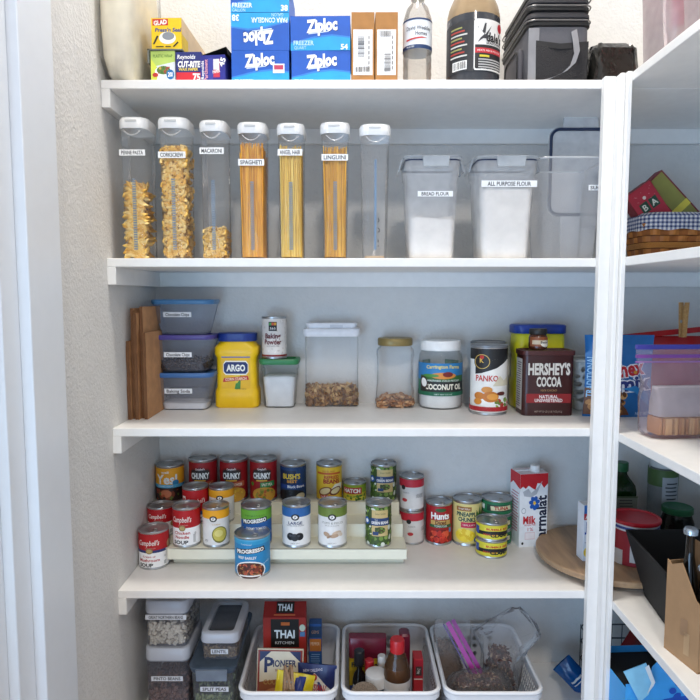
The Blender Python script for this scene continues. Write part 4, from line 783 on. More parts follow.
decal(mb, [stripe(0, .13, '#1f3a66'), stripe(.94, 1, '#1f3a66'), T_('David Weekley', 0, .68, .13, '#2a2e3a', .92, .01), T_('Homes', .08, .5, .13, '#2a2e3a', .4, .01), P_([(-.46, .32), (.1, .38), (.3, .36), (.1, .33), (-.46, .26)], '#c8403a'), T_('WATER', -.3, .065, .06, WH, .3)], 2*rl, H, on_cyl(rl, z0), True); mb.build('label', t)
# seasoning jug
X, r, h = cyl_at(445.5, 498.5, 30, .1, T1); r = .0595
t = item('seasoning_jug', 'large jug of dark seasoning with black and white dragonfly label', 'jug', (X, .085, T1))
mb = MB(); mb.lathe([(r*.9, .0005), (r*.98, .004), (r, .012), (r*.985, .02), (r, .03), (r, .152)], mat('#3b3d42', .15), 48, cap0=True); mb.lathe([(r, .152), (r*.99, .162), (r*.93, .178), (r*.8, .197), (r*.6, .214), (r*.4, .225)], clear('tan_plastic', '#d8c2a2', .6, '#d9c2a0', .15), 48); mb.build('jug_body', t)
mb = MB(); mb.lathe([(r*.42, .222), (r*.44, .223), (r*.44, .245), (.001, .246)], mat('#c22a2a', .4), 30, cap0=True); mb.build('cap', t)
mb = MB(); rl = r*1.004; H = .108; z0 = .028; mb.lathe([(rl, z0), (rl, z0+H)], '#34363a', 56)
decal(mb, [R_(-.62, .0, -.1, 1, '#2b2c2f')]+[R_(-.56, .86-.07*i, -.3+.05*(i % 3), .89-.07*i, '#9a9a5a' if i % 3 == 0 else ('#b04038' if i % 3 == 1 else '#c9c9c4')) for i in range(9)]+[R_(-.5, .04, -.2, .22, WH)]+barcode(-.48, .06, -.22, .2, vert=True, seed=7)
      + [P_([(-.08, .04), (-.06, .0), (.52, .0), (.54, .04), (.54, .96), (.52, 1), (-.06, 1), (-.08, .96)], '#e9e7e2'), P_([(-.06, .05), (-.04, .03), (.5, .03), (.52, .05), (.52, .5), (-.06, .5)], BK),
         R_(-.06, .34, .52, .44, '#c22430'), T_('MEATS, FISH & POULTRY', .23, .39, .035, WH, .5), T_("dale's", .32, .66, .17, BK, .38, .04, 0, .1), T_('SEASONING', .32, .54, .045, BK, .36, .02),
         P_([(-.02, .86), (.12, .7), (.24, .88), (.16, .68), (.2, .62), (.08, .62), (-.02, .54), (.06, .68)], '#3a3a3e'), P_([(.06, .74), (.12, .72), (.14, .92), (.11, .92)], '#3a3a3e'), P_([(0, .84), (.1, .7), (.08, .68), (0, .6)], '#e9e7e2'),
         E_(.46, .88, .07, .09, '#c22430'), R_(.02, .26, .2, .3, '#d8c83a')]+[R_(-.0, .2-.05*i, .48, .225-.05*i, '#b9b9b6') for i in range(4)]+[T_('40 FL OZ (1.18 L)', .24, .02, .03, WH, .4)], 2*rl, H, on_cyl(rl, z0), True); mb.build('label', t)
# cooler bag
t = item('cooler_bag', 'grey and black insulated lunch cooler bag with zips and strap', 'cooler bag', (.463, .165, T1))
GY = mat('#5d5c60', .75, bump=.1, bscale=200, vary=.05); BLK = mat('#161618', .6, bump=.15, bscale=300); LG = mat('#8b8a8c', .6, bump=.1, bscale=300)
mb = MB(); mb.loft([(.001, .062, .112, .012), (.006, .066, .118, .016), (.07, .068, .12, .018), (.128, .067, .119, .018)], GY, True, True, 5); mb.build('bag_body', t, 50)
mb = MB()
for i in range(5):
    z = .128+i*.0165; s_ = 1-.012*i
    mb.loft([(z, .066*s_, .118*s_, .018), (z+.003, .071*s_, .123*s_, .02), (z+.011, .071*s_, .123*s_, .02), (z+.0165, .066*s_, .118*s_, .018)], BLK if i % 2 == 0 else mat('#2d2c30', .7), True, True, 5)
mb.build('zip_lid', t, 50)
mb = MB()
for z in (.141, .172, .19): mb.tube([(x, y, z) for x, y in rr(.072, .124, .02, 4)], .0017, mat('#7c7a78', .35, .6), 6, closed=True)
mb.build('zip', t)
mb = MB(); mb.loft([(.004, .057, .004, .004, .006, -.12), (.085, .058, .005, .004, .006, -.12), (.09, .056, .003, .003, .006, -.12)], mat('#1d1c1f', .8, bump=.6, bscale=420)); mb.ribbon([(-.052, -.1225, .092), (0, -.126, .084), (.064, -.1225, .09)], (0, 0, .012), BLK); mb.build('mesh_pocket', t, 50)
mb = MB(); mb.loft([(.003, .006, .06, .006, -.073, -.02), (.085, .007, .062, .006, -.073, -.02), (.1, .005, .05, .005, -.072, -.02)], mat('#45444a', .75)); mb.tube([(-.0805, -.02+y, .05+z) for y, z in rr(.056, .046, .02, 4)], .002, BLK, 6, closed=True); mb.build('side_pocket', t, 50)
mb = MB(); mb.box(-.068, -.045, -.1215, -.1185, .003, .125, LG); mb.ribbon([(.03, -.125, .118), (.033, -.129, .095), (.036, -.131, .07), (.028, -.131, .045), (.01, -.131, .028), (-.02, -.131, .014), (-.055, -.128, .006)], (.012, 0, .006), LG, .002); mb.build('strap', t, 60)
# shiny black package
t = item('black_package', 'glossy black plastic package wedged between the cooler bag and the post', 'package', (.592, .15, T1))
mb = MB(); rn = random.Random(9); R = []
for z, s_ in ((.001, .9), (.01, 1), (.05, 1), (.085, .98), (.098, .85)):
    R.append([(x*s_*1+rn.uniform(-.004, .004), y*s_+rn.uniform(-.004, .004), z+(y*-.0)+rn.uniform(-.002, .002)) for x, y in rr(.052, .105, .02, 6)])
mb.rings(R, mat('#23211d', .1, bump=1, bscale=45, coat=1), True, False); mb.rings([R[-1], [(x*.3, y*.3, .102) for x, y, z in R[-1]]], mat('#4a473c', .4, bump=.6, bscale=30), False, True); mb.build('package_body', t, 30)
# right top: acrylic bins with red cup
ACR = clear('clear_acrylic', '#fefbfb', .36, '#fff4f4', .05, .25)
def acrylic(label, x0, x1, y0, y1, hh):
    t = item('acrylic_bin', label, 'bin', ((x0+x1)/2, (y0+y1)/2, T1)); a, b = (x1-x0)/2, (y1-y0)/2
    mb = MB(); mb.loft([(.0005, a-.012, b-.012, .012), (.006, a-.008, b-.008, .014), (hh, a, b, .016), (hh, a-.003, b-.003, .014), (.009, a-.011, b-.011, .012)], ACR, True, True, 5); mb.build('bin_wall', t, 50)
    mb = MB(); mb.tube([(x, y, hh) for x, y in rr(a+.001, b+.001, .016, 4)], .003, ACR, 6, closed=True); mb.build('rim', t)
    mb = MB(); mb.tube([(-a+.004, -b+.02+.012*math.sin(k/6*PI), .01+k/6*(hh-.02)) for k in range(7)], .004, ACR, 8); mb.build('handle', t)
    return t
acrylic('clear acrylic bin over the post on the top side shelf, red cup inside', .6, .84, -.17, -.03, .21)
acrylic('clear acrylic bin nearest the camera on the top side shelf', .6, .84, -.37, -.19, .16)
t = item('red_cup', 'red plastic cup inside the clear bin above the corner post', 'cup', (.668, -.1, T1+.062))
mb = MB(); mb.lathe([(.026, 0), (.028, .001), (.046, .1), (.0475, .101), (.0475, .104), (.045, .104), (.027, .004)], mat('#cc3f48', .4), 36, cap0=True); mb.build('cup_wall', t)
t = item('glass_jar', 'small clear glass jar under the red cup in the acrylic bin', 'jar', (.665, -.1, T1+.0098))
mb = MB(); mb.lathe([(.03, 0), (.034, .002), (.035, .02), (.031, .04), (.034, .05)], clear('jar_glass', '#e9e6df', .2, '#d8d2c6', .05, .4), 30, cap0=True, cap1=True); mb.build('jar_body', t)
t = item('red_cup', 'red tumbler in the clear bin at the right photo edge', 'cup', (.69, -.28, T1+.01))
mb = MB(); mb.lathe([(.026, 0), (.028, .001), (.036, .09), (.0375, .091), (.0375, .094), (.035, .094), (.027, .004)], mat('#d07a74', .4), 36, cap0=True); mb.build('cup_wall', t)
# ================================================================== right bay
# gingham basket
t = item('wicker_basket', 'woven wooden basket lined with blue gingham cloth on the right second shelf', 'basket', (.792, .16, T2))
W1, W2 = mat('#b5712f', .5, vary=.15, vscale=60), mat('#9c5a22', .5, vary=.15, vscale=60)
mb = MB(); H = .088; rows = 6; cols = 28
def ringpt(hw, hd, rad, f):
    P = rr(hw, hd, rad, 6); n = len(P); L = [0]
    for i in range(n): L.append(L[-1]+math.dist(P[i], P[(i+1) % n]))
    q = (f % 1)*L[-1]
    for i in range(n):
        if L[i+1] >= q: k = (q-L[i])/(L[i+1]-L[i]+1e-9); a, b = P[i], P[(i+1) % n]; return (a[0]+(b[0]-a[0])*k, a[1]+(b[1]-a[1])*k)
    return P[0]
mb.loft([(.001, .086, .056, .03), (H, .1, .07, .035)], mat('#6e3f18', .7), True, False, 5)
for k in range(rows):
    z0, z1 = H*k/rows+.001, H*(k+1)/rows-.0008
    if k == 2:
        for q in range(5):
            z = z0+(z1-z0)*(q+.5)/5; s_ = z/H; mb.tube([(x, y, z) for x, y in rr(.0875+.0145*s_+.003, .0575+.0145*s_+.003, .032, 5)], .0011, mat('#c98a44', .5), 5, closed=True)
        continue
    for i in range(cols):
        out = .0045 if (i+k) % 2 else .0012
        g = []
        for z in (z0, (z0+z1)/2, z1):
            s_ = z/H
            for j in range(5):
                f = (i+j/4)/cols; b = out*math.sin(PI*j/4)+.0012 if (i+k) % 2 else .0012
                g.append((*ringpt(.0865+.0145*s_+b, .0565+.0145*s_+b, .032, f), z))
        mb.add(g, [(a*5+j, a*5+j+1, (a+1)*5+j+1, (a+1)*5+j) for a in range(2) for j in range(4)], W1 if (i+k) % 2 else W2)
mb.build('basket_wall', t, 50)
mb = MB(); NC, NR = 132, 10; CW, CM, CN = mat('#dcdad6', .9), mat('#8a8fa8', .9), mat('#3a4468', .9)
rn = random.Random(3); g = [[None]*(NC+1) for _ in range(NR+1)]
for j in range(NR+1):
    zz = H-.016+j*.0046 if j < 9 else H+.0254; inn = 0 if j < 8 else (j-7)*.006
    for i in range(NC+1):
        f = (i % NC)/NC; x, y = ringpt(.1065-inn, .0765-inn, .036, f); w_ = .0018*math.sin(i*.9)*(1 if j < 3 else .4)
        g[j][i] = (x*(1+w_*4), y*(1+w_*4), zz+(.002*math.sin(i*.45) if j == 0 else 0))
vs = [p for r_ in g for p in r_]; n = NC+1
for cc, test in ((CW, 0), (CM, 1), (CN, 2)):
    fs = [(j*n+i, j*n+i+1, (j+1)*n+i+1, (j+1)*n+i) for j in range(NR) for i in range(NC) if (i % 2)+(j % 2) == test]
    mb.add(vs, fs, cc)
mb.build('cloth_lining', t, 60)
t = item('tea_box', 'olive green box with dark red edges and yellow band tilted in the basket', 'box', (.826, .19, T2+.125))
t.rotation_euler = (0, math.radians(-44), 0)
mb = MB(); mb.box(-.026, .026, -.018, .018, -.03, .115, mat('#7a2030', .5)); mb.build('box_body', t, bev=.001)
mb = MB(); decal(mb, [R_(-.42, .0, .42, 1, '#8c8a42'), R_(-.46, .24, .46, .36, '#d8c84a')], .052, .14, on_front(-.018, 0, -.028)); mb.build('label', t)
t = item('tea_box', 'crimson tea box with dark green emblems in the gingham basket', 'box', (.745, .148, T2+.085))
t.rotation_euler = (0, math.radians(-36), 0)
mb = MB(); mb.box(-.03, .04, -.02, .02, .0, .105, mat('#7c1a24', .5)); mb.build('box_body', t, bev=.001)
mb = MB(); decal(mb, [R_(-.48, 0, .48, 1, '#a81e34'), R_(-.3, .42, .0, .66, '#12402e'), R_(.06, .42, .36, .66, '#12402e'), T_('B', -.15, .54, .14, '#d8d8c8', None, .02), T_('A', .21, .54, .14, '#d8d8c8', None, .02), E_(.0, .74, .06, .04, '#d8c8c0'), D_(-.4, .05, .4, .95, 20, .012, ['#d8909a'], 2)], .07, .105, on_front(-.02, .005, 0)); mb.build('label', t)
# snack bag
def pillow(mb, w, h, d, m, nx=14, nz=16, seed=1, items=None, crinkle=.004, zig=True):
    rn = random.Random(seed); ph = [rn.uniform(0, 6) for _ in range(6)]
    def y(u, v, s_):
        b = max(0, (1-abs(u)**3))*max(0, math.sin(PI*min(1, max(0, (v*.94+.03))))**.6)
        return -s_*d*b*(1-.25*v) + crinkle*math.sin(9*u+ph[0]+5*v)*math.sin(7*v+ph[1])*b*.6
    for s_ in (1, -1):
        vs = [(w/2*(-1+2*i/nx)*(1-.05*math.sin(PI*k/nz)), y(-1+2*i/nx, k/nz, s_), h*k/nz) for k in range(nz+1) for i in range(nx+1)]
        n = nx+1; mb.add(vs, [(k*n+i, k*n+i+1, (k+1)*n+i+1, (k+1)*n+i) for k in range(nz) for i in range(nx)], m)
    return lambda u, v, e: (u*(1-.05*math.sin(PI*v/h)), y(max(-1, min(1, 2*u/w)), v/h, 1)-e-.0012, v)
def subdiv_decal(mb, items, W, H, fn): decal(mb, items, W, H, fn, True)
t = item('snack_bag', 'blue cereal snack mix bag standing behind the corner post', 'snack bag', (.662, .14, T3), math.radians(-3))
mb = MB(); fn = pillow(mb, .168, .203, .03, mat('#1a6cb0', .3, bump=.4, bscale=25))
decal(mb, [T_('Chex', .06, .6, .17, '#eef2f8', .6, .09, 8), T_('Chex', .06, .6, .17, '#c8202e', .56, .04, 8), T_('mix', .2, .43, .17, '#eef2f8', .56, .1, 4), T_('mix', .2, .43, .17, '#24347e', .52, .04, 4), E_(.2, .56, .03, .02, '#e0a030'), T_('TRADITIONAL', -.44, .5, .07, '#9fd0f2', .62, .02, 90),
           P_([(-.5, .36), (-.15, .34), (.1, .1), (.15, .03), (-.5, .03)], '#6a4020'), D_(-.45, .05, .05, .3, 34, .05, ['#b8824a', '#8a5428', '#d8a868', '#5a3418'], 5), T_('NET WT', .34, .05, .04, '#bfe0f4', .2), P_([(.0, .36), (.2, .32), (.44, .14), (.42, .3), (.2, .4)], '#2f8fd0')], .168, .203, fn, True)
mb.build('bag_body', t, 60)
# red bag with clothespins behind
t = item('chip_bag', 'red snack bag clipped shut with wooden clothespins at the back', 'snack bag', (.808, .215, T3), math.radians(4))
mb = MB(); pillow(mb, .23, .195, .035, mat('#a8161c', .3, bump=.6, bscale=30), seed=4); mb.ribbon([(-.115, -.006, .193), (0, -.008, .204), (.115, -.006, .214)], (0, .01, .012), mat('#b51a20', .3)); mb.build('bag_body', t, 60)
for i, (px, zz) in enumerate(((692, .182), (704, .17))):
    X = U(px-4, 340, .1)[0]+(.0 if i == 0 else .035)
    t = item('clothespin', ['wooden clothespin clipped on the red bag, left one', 'wooden clothespin clipped on the red bag at the photo edge'][i], 'clothespin', (X+.035, .19, T3+zz+.012), (.25 if i == 0 else -.3))
    PW = wood('pin_wood', '#c79a5e', '#b58348', 30)
    for s_ in (-1, 1):
        mb = MB(); mb.loft([(0, .006, .0028, .001, 0, s_*.0045), (.045, .006, .0045, .001, 0, s_*.0055), (.088-i*.03, .0055, .003, .001, 0, s_*.010)], PW); mb.build('jaw', t)
    mb = MB(); mb.tube([(-.007, 0, .04), (.007, 0, .04)], .004, TIN, 8); mb.build('spring', t)
# zip bag of crackers
t = item('zip_bag', 'clear zip bag with purple seal holding stacked crackers on the right shelf', 'zip bag', (.700, -.075, T3), math.radians(4))
ZF = clear('zip_film', '#fefafd', .16, '#f6e8f2', .12, .18, bump=.7, bscale=24)
mb = MB(); rn = random.Random(8); R = []
for z, a, b in ((.001, .068, .03), (.01, .076, .034), (.04, .078, .036), (.08, .08, .034), (.11, .082, .02), (.135, .088, .008), (.165, .096, .003), (.19, .1, .0025)):
    R.append([(x+rn.uniform(-.002, .002)*(z < .13), y+rn.uniform(-.002, .002)*(z < .13), z) for x, y in rr(a, b, min(b*.9, .02), 6)])
mb.rings(R, ZF, True, False); mb.build('bag_film', t, 60)
mb = MB(); mb.box(-.1, .1, -.0035, .0035, .186, .196, mat('#3d3a94', .35)); mb.build('zip_seal', t, bev=.001)
mb = MB(); mb.box(-.098, .098, -.0035, .0035, .168, .175, mat('#7a3f90', .35)); mb.box(-.098, .098, -.003, .003, .158, .161, mat('#9a5aa8', .35)); mb.build('zip_seal', t)
mb = MB()
for i in range(19):
    x = -.058+i*.0062; a = rn.uniform(-.1, .1); M = Matrix.Translation((x, -.002+rn.uniform(-.002, .002), .022+.0)) @ Matrix.Rotation(PI/2, 4, 'Y') @ Matrix.Rotation(a, 4, 'X')
    cr = mb.loft([(-.0024, .018, .024, .004), (0, .0185, .0245, .004), (.0024, .018, .024, .004)], rn.choice(['#c9965a', '#b9824a', '#d8ab70']), True, True, 2, M=M)
o = mb.build('cracker_stack', loc=(.705, -.075, T3+.003)); tag(o, 'row of square tan crackers inside the purple-sealed zip bag', 'crackers', kind='stuff'); o.rotation_euler = (0, 0, math.radians(4))
t = item('cracker_sleeve', 'torn white wax paper sleeve around the crackers in the zip bag', 'wrapper', (.705, -.075, T3+.046), math.radians(4))
mb = MB(); mb.loft([(0, .062, .024, .01), (.03, .062, .022, .01), (.06, .062, .01, .006)], clear('wax_paper', '#f2eeea', .62, '#eae4de', .3, bump=.5), False, False); mb.build('paper_wall', t, 60)
mb = MB(); mb.loft([(.056, .063, .011, .006), (.062, .063, .009, .006)], mat('#d8cfc4', .7)); mb.build('folded_edge', t)
# turntable
WD = wood('bamboo', '#9d8064', '#b0916f', 9)
t = item('turntable', 'round wooden turntable in the corner of the fourth shelf', 'turntable', (.662, .152, T4))
mb = MB(); mb.lathe([(.11, .0005), (.115, .002), (.115, .014), (.1, .016)], mat('#7a5c3c', .6), 60, cap0=True, cap1=True); mb.build('base', t)
mb = MB(); R_t = .18; mb.lathe([(R_t-.004, .0165), (R_t-.001, .018), (R_t, .021), (R_t, .029), (R_t-.002, .0315), (R_t-.006, .0325), (.001, .0325)], WD, 96, cap0=True); mb.build('tray', t)
TT = T4+.033
# box on turntable
t = item('baking_soda_box', 'white and blue box with red band standing on the turntable by the post', 'box', (.6, .105, TT), math.radians(4)); H = .14; w = .066; dp = .036
mb = MB(); mb.box(-w/2, w/2, -dp/2, dp/2, 0, H, '#dfe4ec'); mb.build('box_body', t, bev=.0008)
mb = MB(); decal(mb, [R_(-.5, .8, .5, 1, '#2f6ab0'), R_(-.5, .74, .5, .85, '#b81c28'), T_('Arrow', -.2, .79, .06, WH, .5, .03), T_('Joy', -.22, .62, .16, '#1d4a9a', .48, .04), T_('milk', -.26, .5, .06, '#222'+'226', .24), E_(-.28, .16, .2, .1, '#e8c82a'), R_(-.45, .33, -.1, .34, '#8a8f98')], w, H, on_front(-dp/2)); mb.build('label', t)
mb = MB(); decal(mb, [R_(-.5, 0, .5, 1, '#3d78b8'), R_(-.5, .74, .5, .85, '#b81c28')]+txtlines(0, .6, .7, 12, '#cfe0f0', .04), dp, H, on_right(w/2)); mb.build('side_label', t)
# red-lid canister
t = item('red_lid_canister', 'wide canister with bright red lid on the turntable behind the black bin', 'canister', (.7, .1, TT)); r = .057; H = .105
mb = MB(); mb.lathe([(r*.95, 0), (r*.97, .001), (r*.97, H)], '#a32430', 48, cap0=True)
decal(mb, [stripe(.8, 1, '#d9dce4'), stripe(.84, .9, '#3a4f9a'), R_(-.3, .1, .4, .7, '#d9d4cf'), R_(-.9, .0, -.45, .35, '#cfcac6'), T_('NUTS', .05, .45, .2, '#8a1420', .5, .04), R_(-.2, .2, .3, .24, '#555555')], 2*r*.97, H, on_cyl(r*.97, 0), True); mb.build('canister_body', t)
mb = MB(); mb.lathe([(r, H-.006), (r*1.03, H-.004), (r*1.03, H+.002), (r*1.0, H+.004), (r*.9, H+.004), (r*.88, H+.001), (.001, H+.001)], mat('#c22030', .3), 56, cap0=True); mb.build('lid', t)
# green bottle
GG = clear('green_glass', '#2f5a22', .55, '#1f4418', .06, .3)
t = item('oil_bottle', 'dark green bottle with green cap at the back of the corner shelf', 'bottle', (.735, .262, TT)); hb = .2
mb = MB(); mb.loft([(0, .03, .03, .01), (.003, .032, .032, .012), (.125, .032, .032, .012), (.14, .03, .03, .014), (.158, .02, .02, .018), (.168, .0135, .0135, .013), (.18, .013, .013, .0128)], GG, True, True, 5)
mb.build('bottle_body', t, 50)
mb = MB(); mb.lathe([(.0165, .176), (.017, .177), (.017, .198), (.0155, .2), (.001, .2)], mat('#1d5a34', .4), 30, cap0=True); mb.build('cap', t)
mb = MB(); decal(mb, [R_(-.48, 0, .48, 1, '#6d7166')]+txtlines(0, .85, .7, 9, '#2c2f2a', .09, 4)+[R_(-.48, .95, .48, 1, '#3f4f33')], .064, .085, on_front(-.0325, 0, .03)); mb.build('label', t)
# spice jar w/ white cap
t = item('spice_bottle', 'tall clear bottle with dark green band and printed panel at the back corner', 'bottle', (.862, .29, T4)); 
mb = MB(); mb.lathe([(.035, .0), (.038, .003), (.038, .2), (.03, .21), (.024, .215)], clear('salt_glass', '#e6eaea', .4, '#d5dadc', .1), 36, cap0=True); mb.build('bottle_body', t)
mb = MB(); mb.lathe([(.03, .212), (.033, .214), (.033, .24), (.001, .242)], mat('#d9dcda', .4), 36, cap0=True); mb.build('cap', t)
mb = MB(); decal(mb, [R_(-1.2, .76, 1.2, 1, '#4f6a3a'), R_(-.25, .05, .4, .9, '#a8afb6')]+txtlines(.08, .8, .5, 14, '#3c4046', .055), .076, .19, on_cyl(.0383, .02), True); mb.build('label', t)
# jar with green lid
t = item('green_lid_jar', 'squat dark jar with green metal lid behind the black bin', 'jar', (.857, .2, T4))
mb = MB(); mb.lathe([(.036, .0), (.04, .003), (.041, .09), (.034, .11), (.032, .118)], clear('dark_jar', '#5a5f58', .5, '#3c403a', .08, .3), 36, cap0=True); mb.build('jar_body', t)
mb = MB(); mb.lathe([(.036, .115), (.038, .117), (.038, .13), (.035, .132), (.03, .130), (.001, .130)], mat('#22633f', .35), 40, cap0=True); mb.build('lid', t)
# black bin
t = item('storage_bin', 'black open tapered bin on the right fourth shelf', 'bin', (0, 0, T4))
BB = mat('#0c0c0d', .75, bump=.1, bscale=300)
# corners: bottom and top rings (x,y)
b_ = [(.668, -.028), (.645, -.2), (.86, -.2), (.88, -.028)]; tp = [(.636, .012), (.613, -.215), (.885, -.215), (.905, .012)]; H = .142; th = .004
def ring(c, z, k): 
    cx = sum(p[0] for p in c)/4; cy = sum(p[1] for p in c)/4
    return [(p[0]+(cx-p[0])*k, p[1]+(cy-p[1])*k, z) for p in c]
mb = MB(); mb.rings([ring(b_, .001, 0), ring(tp, H, 0), ring(tp, H, .035), ring(b_, .005, .04)], BB, True, True); mb.build('bin_wall', t, 20, bev=.001)
# cardboard bottle carrier
CB = mat('#a6835f', .85, bump=.05, bscale=80, vary=.05); CB2 = mat('#8e6c4a', .9)
a0 = math.radians(11)
t = item('bottle_carrier', 'brown cardboard bottle carrier on the right fourth shelf, nearest the camera', 'carrier', (.626, -.318, T4), a0)
H = .15; L = .088; Wd = .15
mb = MB()
# left side panel profile in (y,z): y from 0 (near) to L (far)
prof = [(0, 0), (L, 0), (L, .178), (.078, .172), (.05, .186), (.012, .132), (0, .126)]
mb.add([(-.001, y, z) for y, z in prof]+[(.001, y, z) for y, z in prof], [tuple(range(6, -1, -1)), tuple(range(7, 14))]+[(i, (i+1) % 7, 7+(i+1) % 7, 7+i) for i in range(7)], CB)
mb.add([(Wd, y, z) for y, z in prof], [tuple(range(7))], CB)
mb.box(0, Wd, 0, .002, 0, .126, CB); mb.box(0, Wd, L-.002, L, 0, .175, CB); mb.box(0, Wd, 0, L, .001, .003, CB2)
mb.add([(-.0018, .028, .055), (-.0018, .046, .05), (-.0018, .046, .082), (-.0018, .028, .087)], [(0, 1, 2, 3)], '#9a7a5c')
mb.add([(-.0018, .022, .02), (-.0018, .036, .018), (-.0018, .036, .06), (-.0018, .022, .062)], [(0, 1, 2, 3)], '#b4946f')
mb.build('carton_body', t)
mb = MB(); mb.box(.05, .052, .004, L-.004, .003, .215, CB2); mb.add([(.049, .012, .1), (.049, .06, .1), (.049, .06, .215), (.049, .012, .215)], [(0, 1, 2, 3)], CB); mb.build('divider', t)
for i, (lx, ly) in enumerate(((.025, .062), (.025, .022), (.078, .062), (.078, .022), (.125, .062), (.125, .022))):
    M = Matrix.Rotation(a0, 3, 'Z') @ Vector((lx, ly, 0))
    lab = ['dark glass bottle with silver cap at the far left of the carrier', 'dark glass bottle with silver cap at the near left of the carrier', 'dark glass bottle right of the divider, far side of the carrier', 'dark glass bottle right of the divider, near side of the carrier', 'dark glass bottle in the far right corner of the carrier', 'dark glass bottle in the near right corner of the carrier'][i]
    hh = 1.3 if i in (0, 2, 4) else 1.0
    o = item('glass_bottle', lab, 'bottle', (.626+M.x, -.318+M.y, T4+.0035), 0, 'bottles in the cardboard carrier')
    s_ = 1
    mb = MB(); mb.lathe([(.016, 0), (.018, .002), (.018, .095*hh), (.014, .12*hh), (.0085, .145*hh), (.0075, .175*hh), (.009, .178*hh), (.009, .182*hh)], mat('#15110e', .08), 28, cap0=True); mb.build('bottle_body', o)
    mb = MB(); mb.lathe([(.0125, .178*hh), (.0125, .184*hh), (.0105, .187*hh), (.001, .187*hh)], mat('#b8c2cc', .25, .8), 21, cap0=True); mb.build('cap', o)
# ================================================================== bottom shelf
PL = mat('#e3e4e6', .35, vary=.01); RND = holes('round_holes_plastic', '#dcdee2', 'round'); SLT = holes('slotted_plastic', '#dcdee2', 'slot')
def basket(label, X):
    t = item('storage_basket', label, 'basket', (X, .0, T5)); H = .128; k0 = .88
    yc = .155; a, b = .1135, .15
    pt = rr(a, b, .03, 5); n = len(pt)
    def pr(z, off=0): s_ = k0+(1-k0)*z/H; return [((x)*s_*(1+off), yc+y*s_*(1+off), z) for x, y in pt]
    # walls: front/back use round holes, sides use slots
    mb = MB(); R0, R1 = pr(.003), pr(H); 
    for i in range(n):
        j = (i+1) % n; mx_ = abs(R1[i][0]+R1[j][0])/2; side = mx_ > a*.8 
        m_ = SLT if side else RND
        mb.add([R0[i], R0[j], R1[j], R1[i]], [(0, 1, 2, 3)], m_)
    mb.build('basket_wall', t, 60)
    mb = MB(); mb.rings([[(x, y, .003) for x, y, z in R0], [(x*.99, yc+(y-yc)*.99, .004) for x, y, z in R0]], PL, True, True); mb.build('floor_panel', t)
    mb = MB(); mb.tube(pr(H, .012), .0052, PL, 8, closed=True)
    P1 = pr(H, .015); P0 = [(x, y, z-.017) for x, y, z in pr(H, .03)]; mb.rings([P0, P1], PL); mb.build('rim', t, 60)
    return t
BXs = (-.1475, .098, .342)
basket('white slotted basket under the shelf with the noodle box and seasoning packets', BXs[0])
basket('white slotted basket holding the red-capped bottle and yeast packs', BXs[1])
basket('white slotted basket holding a zip bag of dark shredded food', BXs[2])
# POP containers
def pop(name, label, X, Y, Z, hw, hd, H, text, tz, window=False, tw=None, lh=.03):
    t = item(name, label, 'food container', (X, Y, Z))
    mb = MB(); mb.loft([(.0005, hw-.006, hd-.006, .01), (.004, hw-.004, hd-.004, .014), (H-lh, hw-.003, hd-.003, .014)], GREYCLEAR, True, False, 5); mb.build('container_body', t, 60)
    LM = mat('#b9bec8', .35, vary=.01)
    mb = MB()
    if window:
        secs = [(H-lh, hw-.001, hd-.001, .018), (H-lh+.003, hw, hd, .02), (H-.003, hw-.001, hd-.001, .02), (H, hw-.004, hd-.004, .018), (H, hw-.015, hd-.016, .01)]
        mb.loft(secs, LM, False, False, 5); mb.build('lid', t, 50)
        mb = MB(); mb.loft([(H-.001, hw-.015, hd-.016, .01), (H-.006, hw-.017, hd-.018, .009)], '#8b929c', False, False, 5); mb.loft([(H-.0065, hw-.016, hd-.017, .01), (H-.006, hw-.016, hd-.017, .01)], clear('window_plastic', '#c9ced6', .25, '#9aa0aa', .08), True, True, 5); mb.build('lid_window', t)
    else:
        mb.loft([(H-lh, hw-.001, hd-.001, .018), (H-lh+.003, hw, hd, .02), (H-.003, hw-.001, hd-.001, .02), (H, hw-.004, hd-.004, .018), (H-.001, hw-.012, hd-.012, .014)], LM, False, True, 5); mb.build('lid', t, 50)
        mb = MB(); mb.loft([(H-lh-.0035, hw-.002, hd-.002, .016), (H-lh, hw-.002, hd-.002, .016)], '#787e88', False, False, 5); mb.build('seal', t)
    tape(t, text, tw or hw*1.5, .0125, on_front(-hd+.0025, 0, tz), '#d5d8de')
    return t
def pc_bean(c, s=.005):
    def f(mb, p, rn):
        M = Matrix.Rotation(rn.uniform(0, 6), 3, 'Z') @ Matrix.Rotation(rn.uniform(-1.3, 1.3), 3, 'Y')
        mb.ball(p, (s*1.25, s*.75, s*.7), rn.choice(c), 7, 4, M)
    return f
bx = -.449; by = .142
# from the photo: left container column
zt = U(0, 651, .1)[1]; ZP = .292
H1 = U(0, 649, .065)[1]-T5
pop('bean_container', 'pinto bean container under the great northern bean container', bx, by, T5, .0555, .078, H1, 'PINTO BEANS', .118, tw=.078)
chips(None, 'reddish brown pinto beans in the lower left container', 'beans', (bx, by, T5), 420, lambda z: .051, lambda z: .073, .1, pc_bean(['#6b4a3e', '#7d5a4c', '#593a30']), '#4a3028', 'pinto_beans')
H2 = U(0, 603, .065)[1]-(T5+H1)
pop('bean_container', 'great northern bean container stacked right below the fourth shelf', bx-.001, by+.003, T5+H1, .054, .075, H2, 'GREAT NORTHERN BEANS', H2-.03-.0165, tw=.1)
chips(None, 'white beans in the upper left container under the fourth shelf', 'beans', (bx-.001, by+.003, T5+H1), 380, lambda z: .0495, lambda z: .07, H2-.055, pc_bean(['#cfc8b8', '#b8b0a0', '#ddd6c6']), '#8a8274', 'white_beans')
